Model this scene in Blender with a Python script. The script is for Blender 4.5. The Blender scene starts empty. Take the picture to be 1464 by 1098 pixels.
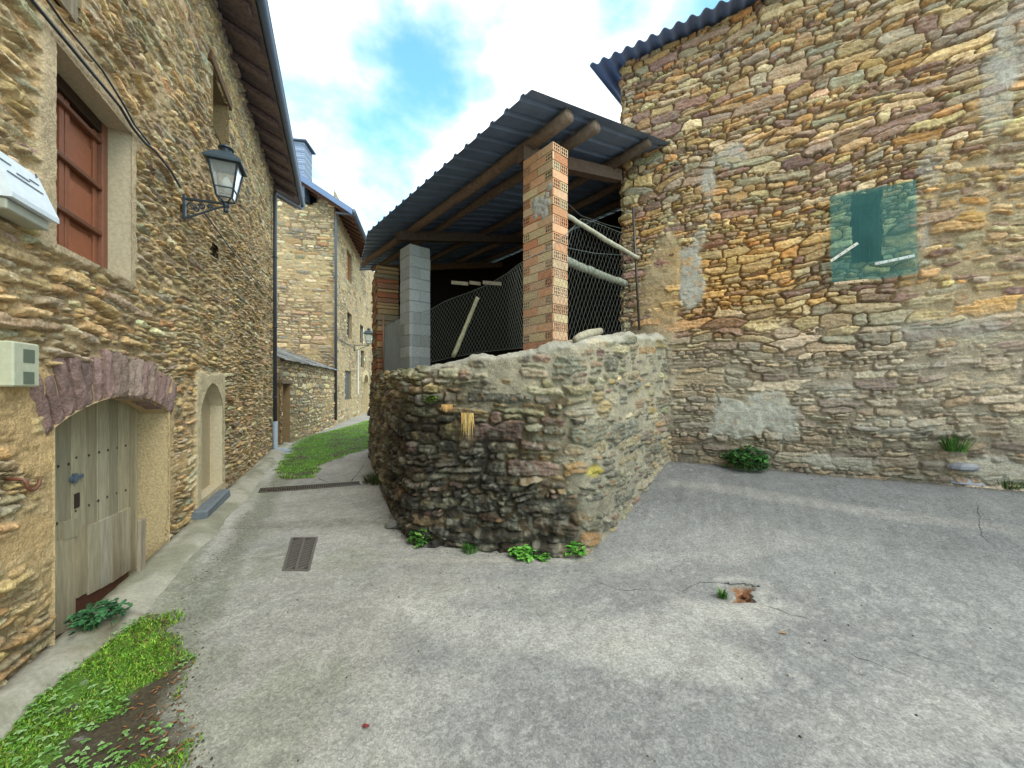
import bpy, math, random
import numpy as np
from mathutils import Vector, Matrix

# ------------------------------------------------------------------ camera, world, sun
F = 540.0                      # focal length in photo pixels (photo 1464 x 1098)
CX, CY = 732.0, 555.0          # principal column / horizon row
CH = 1.65                      # camera height
sc = bpy.context.scene
col = sc.collection
cam = bpy.data.cameras.new('camera')
cam.sensor_width = 36.0
cam.lens = 36.0 * F / 1464
cam.shift_y = 6 / 1464
cam.clip_end = 500
cam.clip_start = 0.02
camo = bpy.data.objects.new('camera', cam)
camo.location = (0, 0, CH)
camo.rotation_euler = (math.pi / 2, 0, 0)
col.objects.link(camo)
sc.camera = camo

SUN_EL, SUN_AZ = math.radians(50), math.radians(138)    # azimuth clockwise from +Y
w = bpy.data.worlds.new("World")
sc.world = w
w.use_nodes = True
nt = w.node_tree
nt.nodes.clear()
def N(tree, typ, **kw):
    n = tree.nodes.new(typ)
    for k, v in kw.items():
        setattr(n, k, v)
    return n
out = N(nt, 'ShaderNodeOutputWorld')
bg = N(nt, 'ShaderNodeBackground')
bg.inputs['Strength'].default_value = 0.15
sky = N(nt, 'ShaderNodeTexSky', sky_type='NISHITA', sun_disc=False)
sky.sun_elevation = SUN_EL
sky.sun_rotation = SUN_AZ
sky.air_density = 1.0
sky.dust_density = 0.6
tc = N(nt, 'ShaderNodeTexCoord')
mp = N(nt, 'ShaderNodeMapping')
mp.inputs['Scale'].default_value = (1.0, 1.0, 1.5)
mp.inputs['Location'].default_value = (3.1, 0.4, 1.7)
nz = N(nt, 'ShaderNodeTexNoise')
nz.inputs['Scale'].default_value = 3.0
nz.inputs['Detail'].default_value = 7
nz.inputs['Roughness'].default_value = 0.55
rmp = N(nt, 'ShaderNodeMapRange', interpolation_type='SMOOTHSTEP')
rmp.inputs['From Min'].default_value = 0.33
rmp.inputs['From Max'].default_value = 0.72
# the gap in the cloud: distance from one sky direction
hole = N(nt, 'ShaderNodeVectorMath', operation='DISTANCE')
hole.inputs[1].default_value = Vector((-0.36, 1.0, 0.80)).normalized()
hr = N(nt, 'ShaderNodeMapRange', interpolation_type='SMOOTHSTEP')
hr.inputs['From Min'].default_value = 0.04
hr.inputs['From Max'].default_value = 0.32
hr.inputs['To Min'].default_value = -0.08
hr.inputs['To Max'].default_value = 0.06
add = N(nt, 'ShaderNodeMath', operation='ADD')
mix = N(nt, 'ShaderNodeMix', data_type='RGBA')
mix.inputs[7].default_value = (8.3, 8.35, 8.2, 1)
sb = N(nt, 'ShaderNodeMix', data_type='RGBA', blend_type='MULTIPLY')
sb.inputs[0].default_value = 1.0
sb.inputs[7].default_value = (1.25, 2.0, 1.75, 1)
L = nt.links.new
L(tc.outputs['Generated'], mp.inputs['Vector'])
L(mp.outputs['Vector'], nz.inputs['Vector'])
L(tc.outputs['Generated'], hole.inputs[0])
L(hole.outputs['Value'], hr.inputs['Value'])
L(nz.outputs['Fac'], add.inputs[0])
L(hr.outputs['Result'], add.inputs[1])
L(add.outputs[0], rmp.inputs['Value'])
L(rmp.outputs['Result'], mix.inputs[0])
L(sky.outputs['Color'], sb.inputs[6])
L(sb.outputs[2], mix.inputs[6])
L(mix.outputs[2], bg.inputs['Color'])
L(bg.outputs['Background'], out.inputs['Surface'])

sun = bpy.data.lights.new('sun', 'SUN')
sun.energy = 1.5
sun.angle = math.radians(40)
sun.color = (1.0, 0.94, 0.84)
suno = bpy.data.objects.new('sun', sun)
sd = Vector((math.sin(SUN_AZ) * math.cos(SUN_EL), math.cos(SUN_AZ) * math.cos(SUN_EL), math.sin(SUN_EL)))
suno.rotation_euler = sd.to_track_quat('Z', 'Y').to_euler()
suno.location = (0, 0, 30)
col.objects.link(suno)

vs = sc.view_settings
vs.view_transform = 'Standard'
vs.look = 'None'
vs.gamma = 1
vs.use_curve_mapping = False
vs.exposure = 0.82
sc.cycles.max_bounces = 6
sc.cycles.diffuse_bounces = 4

# ------------------------------------------------------------------ helpers
R = random.Random(7)
NR = np.random.default_rng(11)

def lin(r, g, b):
    f = lambda c: (c / 255 / 12.92) if c / 255 <= 0.04045 else ((c / 255 + 0.055) / 1.055) ** 2.4
    return (f(r), f(g), f(b))

def at(px, py, Y):
    return Vector(((px - CX) / F * Y, Y, CH + (CY - py) / F * Y))

def gr(px, py, z=0.0):
    """the point of the level alley ground seen at a photo pixel"""
    Y = (CH - z) * F / (py - CY)
    return Vector(((px - CX) / F * Y, Y, z))

def _hash(ix, iy, seed):
    n = (ix.astype(np.int64) * 374761393 + iy.astype(np.int64) * 668265263 + seed * 974634777) & 0xFFFFFFFF
    n = ((n ^ (n >> 13)) * 1274126177) & 0xFFFFFFFF
    n = (n ^ (n >> 16)) & 0xFFFF
    return n / 65535.0

def vnoise(x, y, seed=0):
    ix, iy = np.floor(x), np.floor(y)
    fx, fy = x - ix, y - iy
    fx = fx * fx * (3 - 2 * fx); fy = fy * fy * (3 - 2 * fy)
    a = _hash(ix, iy, seed); b = _hash(ix + 1, iy, seed)
    c = _hash(ix, iy + 1, seed); d = _hash(ix + 1, iy + 1, seed)
    return (a + (b - a) * fx) * (1 - fy) + (c + (d - c) * fx) * fy

def fbm(x, y, seed=0, octv=4, gain=0.5):
    s = 0; a = 1; t = 0
    for k in range(octv):
        s = s + a * vnoise(x * 2 ** k + 17.3 * k, y * 2 ** k - 9.1 * k, seed + k * 31)
        t += a; a *= gain
    return s / t

def sstep(x, a, b):
    t = np.clip((x - a) / (b - a), 0, 1)
    return t * t * (3 - 2 * t)

def tag(o, label=None, cat=None, group=None, kind=None):
    if label: o['label'] = label
    if cat: o['category'] = cat
    if group: o['group'] = group
    if kind: o['kind'] = kind
    return o

def thing(name, label, cat, loc=(0, 0, 0), group=None):
    o = bpy.data.objects.new(name, None)
    o.empty_display_size = 0.2
    o.location = loc
    col.objects.link(o)
    return tag(o, label, cat, group)

def place(o, parent):
    col.objects.link(o)
    if parent is not None:
        o.parent = parent
        # all transforms in this script are translations; only a thing's Empty is moved
        o.matrix_parent_inverse = Matrix.Translation(-parent.location)
    return o

class MB:
    """collects shapes, links them as ONE mesh object"""
    def __init__(s):
        s.v = []; s.f = []; s.c = []
    def poly(s, pts, faces, c=(1, 1, 1)):
        k = len(s.v)
        s.v += [tuple(p) for p in pts]
        s.f += [tuple(i + k for i in f) for f in faces]
        s.c += [c] * len(pts)
    def hexa(s, p, c=(1, 1, 1)):
        s.poly(p, [(0, 3, 2, 1), (4, 5, 6, 7), (0, 1, 5, 4), (1, 2, 6, 5), (2, 3, 7, 6), (3, 0, 4, 7)], c)
    def box(s, o, ax, ay, az, c=(1, 1, 1)):
        """corner o and three edge vectors"""
        o, ax, ay, az = Vector(o), Vector(ax), Vector(ay), Vector(az)
        s.hexa([o, o + ax, o + ax + ay, o + ay, o + az, o + ax + az, o + ax + ay + az, o + ay + az], c)
    def bbox(s, o, ax, ay, az, b=0.006, c=(1, 1, 1), jit=0.0):
        """box with chamfered edges and slightly moved corners"""
        o, ax, ay, az = Vector(o), Vector(ax), Vector(ay), Vector(az)
        bm_pts = []
        lx, ly, lz = ax.length, ay.length, az.length
        ux, uy, uz = ax / lx, ay / ly, az / lz
        b = min(b, lx * .3, ly * .3, lz * .3)
        idx = {}
        pts = []
        for i in (0, 1):
            for j in (0, 1):
                for k in (0, 1):
                    cn = o + ax * i + ay * j + az * k
                    if jit: cn = cn + Vector((R.uniform(-jit, jit), R.uniform(-jit, jit), R.uniform(-jit, jit)))
                    sx, sy, sz = (1 - 2 * i), (1 - 2 * j), (1 - 2 * k)
                    idx[(i, j, k, 'x')] = len(pts); pts.append(cn + uy * sy * b + uz * sz * b)
                    idx[(i, j, k, 'y')] = len(pts); pts.append(cn + ux * sx * b + uz * sz * b)
                    idx[(i, j, k, 'z')] = len(pts); pts.append(cn + ux * sx * b + uy * sy * b)
        fs = []
        q = [(0, 0), (1, 0), (1, 1), (0, 1)]
        for e in (0, 1):
            fs.append([idx[(e, a, d, 'x')] for a, d in q]); fs.append([idx[(a, e, d, 'y')] for a, d in q]); fs.append([idx[(a, d, e, 'z')] for a, d in q])
        for i in (0, 1):
            for j in (0, 1):
                fs.append([idx[(i, j, 0, 'x')], idx[(i, j, 1, 'x')], idx[(i, j, 1, 'y')], idx[(i, j, 0, 'y')]])
                fs.append([idx[(i, 0, j, 'x')], idx[(i, 1, j, 'x')], idx[(i, 1, j, 'z')], idx[(i, 0, j, 'z')]])
                fs.append([idx[(0, i, j, 'y')], idx[(1, i, j, 'y')], idx[(1, i, j, 'z')], idx[(0, i, j, 'z')]])
                for k in (0, 1):
                    fs.append([idx[(i, j, k, 'x')], idx[(i, j, k, 'y')], idx[(i, j, k, 'z')]])
        s.poly(pts, fs, c)
    def tube(s, pts, r, n=6, c=(1, 1, 1), cap=True):
        pts = [Vector(p) for p in pts]
        m = len(pts)
        rs = r if hasattr(r, '__len__') else [r] * m
        k = len(s.v)
        prev = None
        for i, p in enumerate(pts):
            d = (pts[min(i + 1, m - 1)] - pts[max(i - 1, 0)]).normalized()
            if prev is None:
                a = d.orthogonal().normalized()
            else:
                a = (prev - d * prev.dot(d)).normalized()
            prev = a
            b = d.cross(a)
            for j in range(n):
                t = 2 * math.pi * j / n
                s.v.append(tuple(p + (a * math.cos(t) + b * math.sin(t)) * rs[i])); s.c.append(c)
        for i in range(m - 1):
            for j in range(n):
                j2 = (j + 1) % n
                s.f.append((k + i * n + j, k + i * n + j2, k + (i + 1) * n + j2, k + (i + 1) * n + j))
        if cap:
            s.f.append(tuple(k + j for j in reversed(range(n))))
            s.f.append(tuple(k + (m - 1) * n + j for j in range(n)))
    def lathe(s, base, prof, n=12, c=(1, 1, 1), axis=Vector((0, 0, 1)), rot=0.0):
        base = Vector(base)
        a = axis.orthogonal().normalized(); b = axis.cross(a)
        if abs(axis.z) > .9: a, b = Vector((1, 0, 0)), Vector((0, 1, 0))
        k = len(s.v)
        for (r, h) in prof:
            for j in range(n):
                t = 2 * math.pi * j / n + rot
                s.v.append(tuple(base + axis * h + (a * math.cos(t) + b * math.sin(t)) * r)); s.c.append(c)
        for i in range(len(prof) - 1):
            for j in range(n):
                j2 = (j + 1) % n
                s.f.append((k + i * n + j, k + i * n + j2, k + (i + 1) * n + j2, k + (i + 1) * n + j))
        s.f.append(tuple(k + j for j in reversed(range(n))))
        s.f.append(tuple(k + (len(prof) - 1) * n + j for j in range(n)))
    def build(s, name, mat, parent=None, smooth=False):
        me = bpy.data.meshes.new(name)
        me.from_pydata(s.v, [], s.f)
        at_ = me.color_attributes.new('Col', 'FLOAT_COLOR', 'POINT')
        ca = np.ones((len(s.v), 4), np.float32); ca[:, :3] = np.array(s.c, np.float32)
        at_.data.foreach_set('color', ca.ravel())
        me.materials.append(mat)
        if smooth: me.shade_smooth()
        me.update()
        o = bpy.data.objects.new(name, me)
        return place(o, parent)

def grid_obj(name, P, C, keep, mat, parent=None, smooth=True):
    """P (ny,nx,3) points, C (ny,nx,3) colours, keep (ny-1,nx-1) faces"""
    ny, nx = P.shape[:2]
    ii = np.arange(ny * nx).reshape(ny, nx)
    q = np.stack([ii[:-1, :-1], ii[:-1, 1:], ii[1:, 1:], ii[1:, :-1]], -1)[keep]
    used = np.zeros(ny * nx, bool); used[q.ravel()] = True
    remap = np.cumsum(used) - 1
    q = remap[q].astype(np.int32)
    V = P.reshape(-1, 3)[used].astype(np.float32)
    Cc = np.ones((len(V), 4), np.float32); Cc[:, :3] = C.reshape(-1, 3)[used]
    me = bpy.data.meshes.new(name)
    me.vertices.add(len(V)); me.vertices.foreach_set('co', V.ravel())
    nf = len(q)
    me.loops.add(nf * 4); me.loops.foreach_set('vertex_index', q.ravel())
    me.polygons.add(nf)
    me.polygons.foreach_set('loop_start', np.arange(0, nf * 4, 4, dtype=np.int32))
    me.update(calc_edges=True)
    a = me.color_attributes.new('Col', 'FLOAT_COLOR', 'POINT')
    a.data.foreach_set('color', Cc.ravel())
    me.materials.append(mat)
    if smooth: me.shade_smooth()
    me.validate()
    o = bpy.data.objects.new(name, me)
    return place(o, parent)

# ------------------------------------------------------------------ materials
def mat_col(name, rough=0.9, n_scale=60, n_amt=0.25, b_scale=120, b_str=0.25, spec=0.25, metal=0.0, tint=(1, 1, 1), stretch=(1, 1, 1), b_dist=0.004):
    m = bpy.data.materials.new(name); m.use_nodes = True
    t = m.node_tree; P = t.nodes['Principled BSDF']
    P.inputs['Roughness'].default_value = rough
    P.inputs['Specular IOR Level'].default_value = spec
    P.inputs['Metallic'].default_value = metal
    a = N(t, 'ShaderNodeAttribute', attribute_name='Col')
    g = N(t, 'ShaderNodeNewGeometry')
    mpn = N(t, 'ShaderNodeMapping'); mpn.inputs['Scale'].default_value = stretch
    t.links.new(g.outputs['Position'], mpn.inputs['Vector'])
    n1 = N(t, 'ShaderNodeTexNoise'); n1.inputs['Scale'].default_value = n_scale; n1.inputs['Detail'].default_value = 5; n1.inputs['Roughness'].default_value = 0.65
    n2 = N(t, 'ShaderNodeTexNoise'); n2.inputs['Scale'].default_value = b_scale; n2.inputs['Detail'].default_value = 4
    mr = N(t, 'ShaderNodeMapRange'); mr.inputs['From Min'].default_value = 0.25; mr.inputs['From Max'].default_value = 0.75
    mr.inputs['To Min'].default_value = 1 - n_amt; mr.inputs['To Max'].default_value = 1 + n_amt
    mx = N(t, 'ShaderNodeMix', data_type='RGBA', blend_type='MULTIPLY'); mx.inputs[0].default_value = 1
    mt = N(t, 'ShaderNodeMix', data_type='RGBA', blend_type='MULTIPLY'); mt.inputs[0].default_value = 1; mt.inputs[7].default_value = (*tint, 1)
    b = N(t, 'ShaderNodeBump'); b.inputs['Strength'].default_value = b_str; b.inputs['Distance'].default_value = b_dist
    l = t.links.new
    l(mpn.outputs[0], n1.inputs['Vector']); l(mpn.outputs[0], n2.inputs['Vector'])
    l(n1.outputs['Fac'], mr.inputs['Value'])
    l(a.outputs['Color'], mt.inputs[6]); l(mt.outputs[2], mx.inputs[6]); l(mr.outputs['Result'], mx.inputs[7])
    l(mx.outputs[2], P.inputs['Base Color'])
    l(n2.outputs['Fac'], b.inputs['Height']); l(b.outputs['Normal'], P.inputs['Normal'])
    return m

M_STONE = mat_col('stone', 0.88, 60, 0.42, 95, 0.9, b_dist=0.009)
M_CONC = mat_col('concrete', 0.9, 40, 0.22, 110, 0.5)
M_WOOD = mat_col('weathered wood', 0.85, 30, 0.30, 60, 0.4, stretch=(1, 1, .12))
M_BEAM = mat_col('old timber', 0.9, 18, 0.40, 40, 0.7, stretch=(1, 1, 1))
M_PAINT = mat_col('painted wood', 0.55, 25, 0.12, 90, 0.12)
M_METAL = mat_col('painted metal', 0.45, 20, 0.10, 60, 0.06, spec=0.5)
M_SHEET = mat_col('galvanised sheet', 0.5, 3.0, 0.22, 9, 0.15, spec=0.5, metal=0.0)
M_BRICK = mat_col('hollow brick', 0.9, 45, 0.25, 150, 0.35)
M_LEAF = mat_col('leaves', 0.6, 25, 0.2, 40, 0.1)
M_SLATE = mat_col('slate', 0.6, 12, 0.25, 60, 0.4, spec=0.4)
M_DARK = mat_col('matt dark', 1.0, 10, 0.2, 30, 0.2, spec=0.0)  # matt; shade of hollows and insides is put into its dark colours

def mat_ground():
    m = mat_col('road concrete', 0.88, 9, 0.14, 190, 0.5, b_dist=0.004)
    t = m.node_tree; P = t.nodes['Principled BSDF']
    g = N(t, 'ShaderNodeNewGeometry')
    base = P.inputs['Base Color'].links[0].from_socket
    l = t.links.new
    # aggregate: fine pale grains and dark pits
    v = N(t, 'ShaderNodeTexVoronoi'); v.inputs['Scale'].default_value = 74
    l(g.outputs['Position'], v.inputs['Vector'])
    vr = N(t, 'ShaderNodeMapRange'); vr.inputs['From Min'].default_value = 0; vr.inputs['From Max'].default_value = 1
    vr.inputs['To Min'].default_value = 0.78; vr.inputs['To Max'].default_value = 1.22
    sepc = N(t, 'ShaderNodeSeparateColor'); l(v.outputs['Color'], sepc.inputs[0]); l(sepc.outputs[0], vr.inputs['Value'])
    n = N(t, 'ShaderNodeTexNoise'); n.inputs['Scale'].default_value = 130; n.inputs['Detail'].default_value = 3
    l(g.outputs['Position'], n.inputs['Vector'])
    nr = N(t, 'ShaderNodeMapRange'); nr.inputs['From Min'].default_value = .3; nr.inputs['From Max'].default_value = .7
    nr.inputs['To Min'].default_value = 0.74; nr.inputs['To Max'].default_value = 1.26
    l(n.outputs['Fac'], nr.inputs['Value'])
    mu = N(t, 'ShaderNodeMath', operation='MULTIPLY'); l(vr.outputs[0], mu.inputs[0]); l(nr.outputs[0], mu.inputs[1])
    mx = N(t, 'ShaderNodeMix', data_type='RGBA', blend_type='MULTIPLY'); mx.inputs[0].default_value = 1
    l(base, mx.inputs[6]); l(mu.outputs[0], mx.inputs[7])
    # worn pale spots where cement skin is left
    n3 = N(t, 'ShaderNodeTexNoise'); n3.inputs['Scale'].default_value = 16; n3.inputs['Detail'].default_value = 5; n3.inputs['Roughness'].default_value = .7
    l(g.outputs['Position'], n3.inputs['Vector'])
    r3 = N(t, 'ShaderNodeMapRange'); r3.inputs['From Min'].default_value = .57; r3.inputs['From Max'].default_value = .68
    r3.inputs['To Min'].default_value = 0; r3.inputs['To Max'].default_value = 0.40
    l(n3.outputs['Fac'], r3.inputs['Value'])
    n4 = N(t, 'ShaderNodeTexNoise'); n4.inputs['Scale'].default_value = 0.9; n4.inputs['Detail'].default_value = 2
    l(g.outputs['Position'], n4.inputs['Vector'])
    r4 = N(t, 'ShaderNodeMapRange'); r4.inputs['From Min'].default_value = .42; r4.inputs['From Max'].default_value = .62
    l(n4.outputs['Fac'], r4.inputs['Value'])
    m34 = N(t, 'ShaderNodeMath', operation='MULTIPLY'); l(r3.outputs[0], m34.inputs[0]); l(r4.outputs[0], m34.inputs[1])
    m2 = N(t, 'ShaderNodeMix', data_type='RGBA'); m2.inputs[7].default_value = (*lin(190, 187, 178), 1)
    l(m34.outputs[0], m2.inputs[0]); l(mx.outputs[2], m2.inputs[6])
    l(m2.outputs[2], P.inputs['Base Color'])
    return m
M_GROUND = mat_ground()

def mat_glass():
    m = bpy.data.materials.new('lantern glass'); m.use_nodes = True
    P = m.node_tree.nodes['Principled BSDF']
    P.inputs['Base Color'].default_value = (0.75, 0.78, 0.78, 1)
    P.inputs['Roughness'].default_value = 0.25
    P.inputs['Transmission Weight'].default_value = 0.75
    P.inputs['IOR'].default_value = 1.1
    return m
M_GLASS = mat_glass()

def mat_net():
    # open weave: most light passes tinted between the threads, the threads themselves are matt green
    m = bpy.data.materials.new('green netting'); m.use_nodes = True
    t = m.node_tree; t.nodes.clear()
    o = N(t, 'ShaderNodeOutputMaterial'); mx = N(t, 'ShaderNodeMixShader'); tr = N(t, 'ShaderNodeBsdfTransparent'); df = N(t, 'ShaderNodeBsdfDiffuse')
    tr.inputs['Color'].default_value = (.74, .91, .89, 1)
    df.inputs['Color'].default_value = (*lin(92, 146, 142), 1)
    g = N(t, 'ShaderNodeNewGeometry'); n = N(t, 'ShaderNodeTexNoise'); n.inputs['Scale'].default_value = 5
    r = N(t, 'ShaderNodeMapRange'); r.inputs['To Min'].default_value = .22; r.inputs['To Max'].default_value = .40
    t.links.new(g.outputs['Position'], n.inputs['Vector']); t.links.new(n.outputs['Fac'], r.inputs['Value']); t.links.new(r.outputs['Result'], mx.inputs[0])
    t.links.new(tr.outputs[0], mx.inputs[1]); t.links.new(df.outputs[0], mx.inputs[2]); t.links.new(mx.outputs[0], o.inputs['Surface'])
    return m
M_NET = mat_net()

# ------------------------------------------------------------------ stone walls
def stone_field(us, vv, seed, mh, asp, palette, gap=0.008, relief=0.02, round_=0.02, flush=None, mort=(0.3, 0.25, 0.17),
                depth=0.03, wave=0.02, warp=0.012, tilt=0.04, slope=0.0, big=0.05, post=None, pw=3.2, tmean=0.0):
    """heights and colours of a rubble wall over the grid us x vv (metres)"""
    rng = np.random.default_rng(seed)
    U, V = np.meshgrid(us, vv)
    Uw = U + (fbm(U * 9, V * 14, seed + 1, 3) - .5) * 2 * warp + (fbm(U * 30, V * 45, seed + 6, 2) - .5) * warp
    Vw = V + (fbm(U * 8, V * 14, seed + 2, 3) - .5) * 2 * warp + (fbm(U * 28, V * 45, seed + 7, 2) - .5) * warp * .8
    Vw = Vw + (fbm(U * .9, V * .9, seed + 3, 2) - .5) * 2 * wave * 2 - slope * U
    v0, v1 = Vw.min() - .1, Vw.max() + .1
    u0, u1 = us[0] - .2, us[-1] + .2
    st = []
    v = v0
    while v < v1:
        h = mh * float(np.clip(rng.lognormal(0, .38), .5, 2.1))
        u = u0 - rng.uniform(0, .3)
        while u < u1:
            wd = h * float(np.clip(rng.lognormal(math.log(asp), .42), 1.0, asp * 2.6))
            wd = min(wd, .62)
            r = rng.uniform()
            cy = v + h / 2 + rng.normal(0, h * .13)
            if r < .22 and h > mh * .9:      # two thin stones on top of each other
                f = rng.uniform(.35, .65)
                st.append((u + wd / 2, v + h * f / 2, wd / 2, h * f / 2))
                wd2 = wd * rng.uniform(.4, .6)
                st.append((u + wd2 / 2, v + h * f + h * (1 - f) / 2, wd2 / 2, h * (1 - f) / 2))
                st.append((u + (wd + wd2) / 2, v + h * f + h * (1 - f) / 2, (wd - wd2) / 2, h * (1 - f) / 2))
            elif r < .22 + big:
                st.append((u + wd / 2, cy, wd * .62, h * .78))
            else:
                k = rng.uniform(.85, 1.15)
                st.append((u + wd / 2, cy, wd / 2 * k, h / 2 * k * rng.uniform(.85, 1.15)))
            u += wd
        v += h
    ny, nx = U.shape
    F1 = np.full((ny, nx), 9.0, np.float32); F2 = np.full((ny, nx), 9.0, np.float32); ID = np.zeros((ny, nx), np.int32)
    mw = warp * 2 + .01
    vshift = np.abs(Vw - V).max()
    vw_row_min = Vw.min(1); vw_row_max = Vw.max(1)
    for k, (cu, cv, a, b) in enumerate(st):
        i0, i1 = np.searchsorted(us, [cu - 1.9 * a - mw, cu + 1.9 * a + mw])
        if i0 >= i1: continue
        # rows: Vw = V + shift(u); use local shift at the stone's column
        ic = min(max((i0 + i1) // 2, 0), nx - 1)
        j0, j1 = np.searchsorted(Vw[:, ic], [cv - 2.1 * b - mw - .02, cv + 2.1 * b + mw + .02])
        if j0 >= j1: continue
        th = rng.normal(tmean, tilt)
        x = Uw[j0:j1, i0:i1] - cu; y = Vw[j0:j1, i0:i1] - cv
        xr = x + th * y; yr = y - th * x
        tp = rng.uniform(-.25, .25) / a
        yr = yr * (1 + tp * xr)
        d = ((np.abs(xr) / a) ** pw + (np.abs(yr) / b) ** pw) ** (1 / pw)
        f1 = F1[j0:j1, i0:i1]; f2 = F2[j0:j1, i0:i1]; idd = ID[j0:j1, i0:i1]
        m = d < f1
        F2[j0:j1, i0:i1] = np.where(m, f1, np.minimum(f2, d))
        F1[j0:j1, i0:i1] = np.where(m, d, f1)
        idd[m] = k
    S = np.array(st)
    n = len(S)
    bmin = np.minimum(S[:, 2], S[:, 3])
    e = np.clip(F2 - F1, 0, 3) * bmin[ID] * .55
    # a stone may not be larger than its own outline: wide joints become mortar
    e = np.minimum(e, np.clip(1.55 - F1, 0, 2) * bmin[ID])
    lvl = rng.normal(0, .55, n) * relief
    tx = rng.normal(0, .55, n) * relief; ty = rng.normal(.1, .55, n) * relief
    X = (Uw - S[ID, 0]) / S[ID, 2]; Y = (Vw - S[ID, 1]) / S[ID, 3]
    rw = np.minimum(round_, bmin[ID] * .7)
    prof = sstep(e, gap * .4, gap * .4 + rw) ** .7
    dome = 1 - np.exp(-e / .018)
    fph = rng.uniform(0, 6.28, n); fof = rng.uniform(.0, .5, n); fk = rng.uniform(.2, 1.5, n)
    strata = (fbm(U * 5, V * 62, seed + 4, 3) - .5)
    rough = (fbm(U * 34, V * 46, seed + 5, 4) - .5)
    hs = -depth * 1.2 + prof * (depth * 1.2 + lvl[ID] + tx[ID] * X * .6 + ty[ID] * Y * .6) + prof * (strata * relief * .9 + rough * relief * 1.0 + dome * relief * .15)
    hs = hs - prof * relief * fk[ID] * np.clip(X * np.cos(fph[ID]) * .8 + Y * np.sin(fph[ID]) - fof[ID], 0, 1)
    fl = flush(U, V) if flush is not None else np.zeros_like(U)
    fl = np.clip(fl, 0, 1)
    mn = fbm(U * 7, V * 9, seed + 8, 4) - .5
    hm = -depth * (1 - fl) + fl * relief * .35 + mn * relief * (0.7 + .8 * fl) + (fbm(U * 45, V * 45, seed + 9, 3) - .5) * .008
    H = np.maximum(hs, hm)
    ismort = sstep(hm - hs, -.003, .003)
    pal = np.array([lin(*p[:3]) for p in palette]); wt = np.array([p[3] for p in palette], float); wt /= wt.sum()
    # neighbouring stones share tone a little: pick by noise + chance
    pick = rng.choice(len(pal), n, p=wt)
    sc_ = pal[pick] * np.exp(rng.normal(0, .17, n))[:, None]
    sc_ = sc_ * (1 + rng.normal(0, .04, (n, 3)))
    C = sc_[ID]
    vn = fbm(U * 11, V * 38, seed + 10, 4)
    C = C * (0.66 + .68 * vn)[..., None]
    st2 = sstep(fbm(U * 16, V * 22, seed + 12, 3), .55, .72)[..., None]
    C = C * (1 - st2 * .35) + st2 * .35 * np.array(lin(150, 112, 66))
    lich = sstep(fbm(U * 26, V * 26, seed + 13, 3), .62, .74)[..., None]
    C = C * (1 - lich * .35) + lich * .35 * np.array(lin(176, 176, 160))
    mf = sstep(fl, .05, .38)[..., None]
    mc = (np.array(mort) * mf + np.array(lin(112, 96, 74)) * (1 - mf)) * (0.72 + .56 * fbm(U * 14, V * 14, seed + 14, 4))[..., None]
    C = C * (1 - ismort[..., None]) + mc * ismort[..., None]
    if post is not None:
        H, C = post(U, V, H, C, fl)
    return U, V, H, np.clip(C, .01, .9)

# ------------------------------------------------------------------ plan of the place
# left house wall
LA, LK = 1.74, 0.457
LD = Vector((-0.4157, 0.9095, 0)); LN = Vector((0.9095, 0.4157, 0))
LY0 = 0.4
LO = Vector((-LA - LK * LY0, LY0, 0))
UP = Vector((0, 0, 1))
def LW(px, py, off=0.0):
    a = LA - off * 1.0995
    r = (CX - px) / F
    return at(px, py, a / (r - LK))
def LS(px, off=0.0):
    r = (CX - px) / F
    return ((LA - off * 1.0995) / (r - LK) - LY0) / 0.9095
def LP(s, z, h=0.0):
    return LO + LD * s + LN * h + UP * z
LEND = (10.2 - LY0) / 0.9095
# right barn wall
RK = Vector((1.74, 6.03, 0)); RD = Vector((0.8742, -0.4856, 0)); RN = Vector((-0.4856, -0.8742, 0))
def RW(px, py, off=0.0):
    r = (px - CX) / F
    return at(px, py, (12.594 - off * 2.0597) / (r + 1.8))
def RS(px):
    p = RW(px, 500); return (p - RK).dot(RD)
def RP(s, z, h=0.0):
    return RK + RD * s + RN * h + UP * z
# shed axes
SU = Vector((-0.65, 0.76, 0)); SW = Vector((0.76, 0.65, 0)); SE = Vector((0.197, 3.79, 0))
EAVE_Z, SLOPE = CH + 3.0, 0.235
def SP(p, q, z=0.0):
    return SE + SU * p + SW * q + UP * z
def roof_z(q): return EAVE_Z + SLOPE * q

def gz(X, Y):
    """ground height"""
    X = np.asarray(X, float); Y = np.asarray(Y, float)
    d = (2.39 - X) * .4856 + (5.67 - Y) * .8742
    s = (X - 1.74) * .8742 - (Y - 6.03) * .4856
    t = 1 - sstep(d, -.1, 2.75)
    m = sstep(s, -1.3, .1)
    g = .56 * t * m
    g = g + (fbm(X * .8, Y * .8, 5, 3) - .5) * .05 * sstep(np.hypot(X, Y), 1, 3)
    # fillet against the left house
    dl = (X + LA + LK * Y) * .9095
    return g + .02 * (1 - sstep(dl, .3, 1.2))
def gp(px, py):
    """the point of the real ground seen at a photo pixel"""
    Y = 1.0
    for Y in np.arange(1.0, 30, .01):
        z = CH + (CY - py) / F * Y
        if z <= float(gz((px - CX) / F * Y, Y)): break
    X = (px - CX) / F * Y
    return Vector((X, Y, float(gz(X, Y))))

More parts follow.
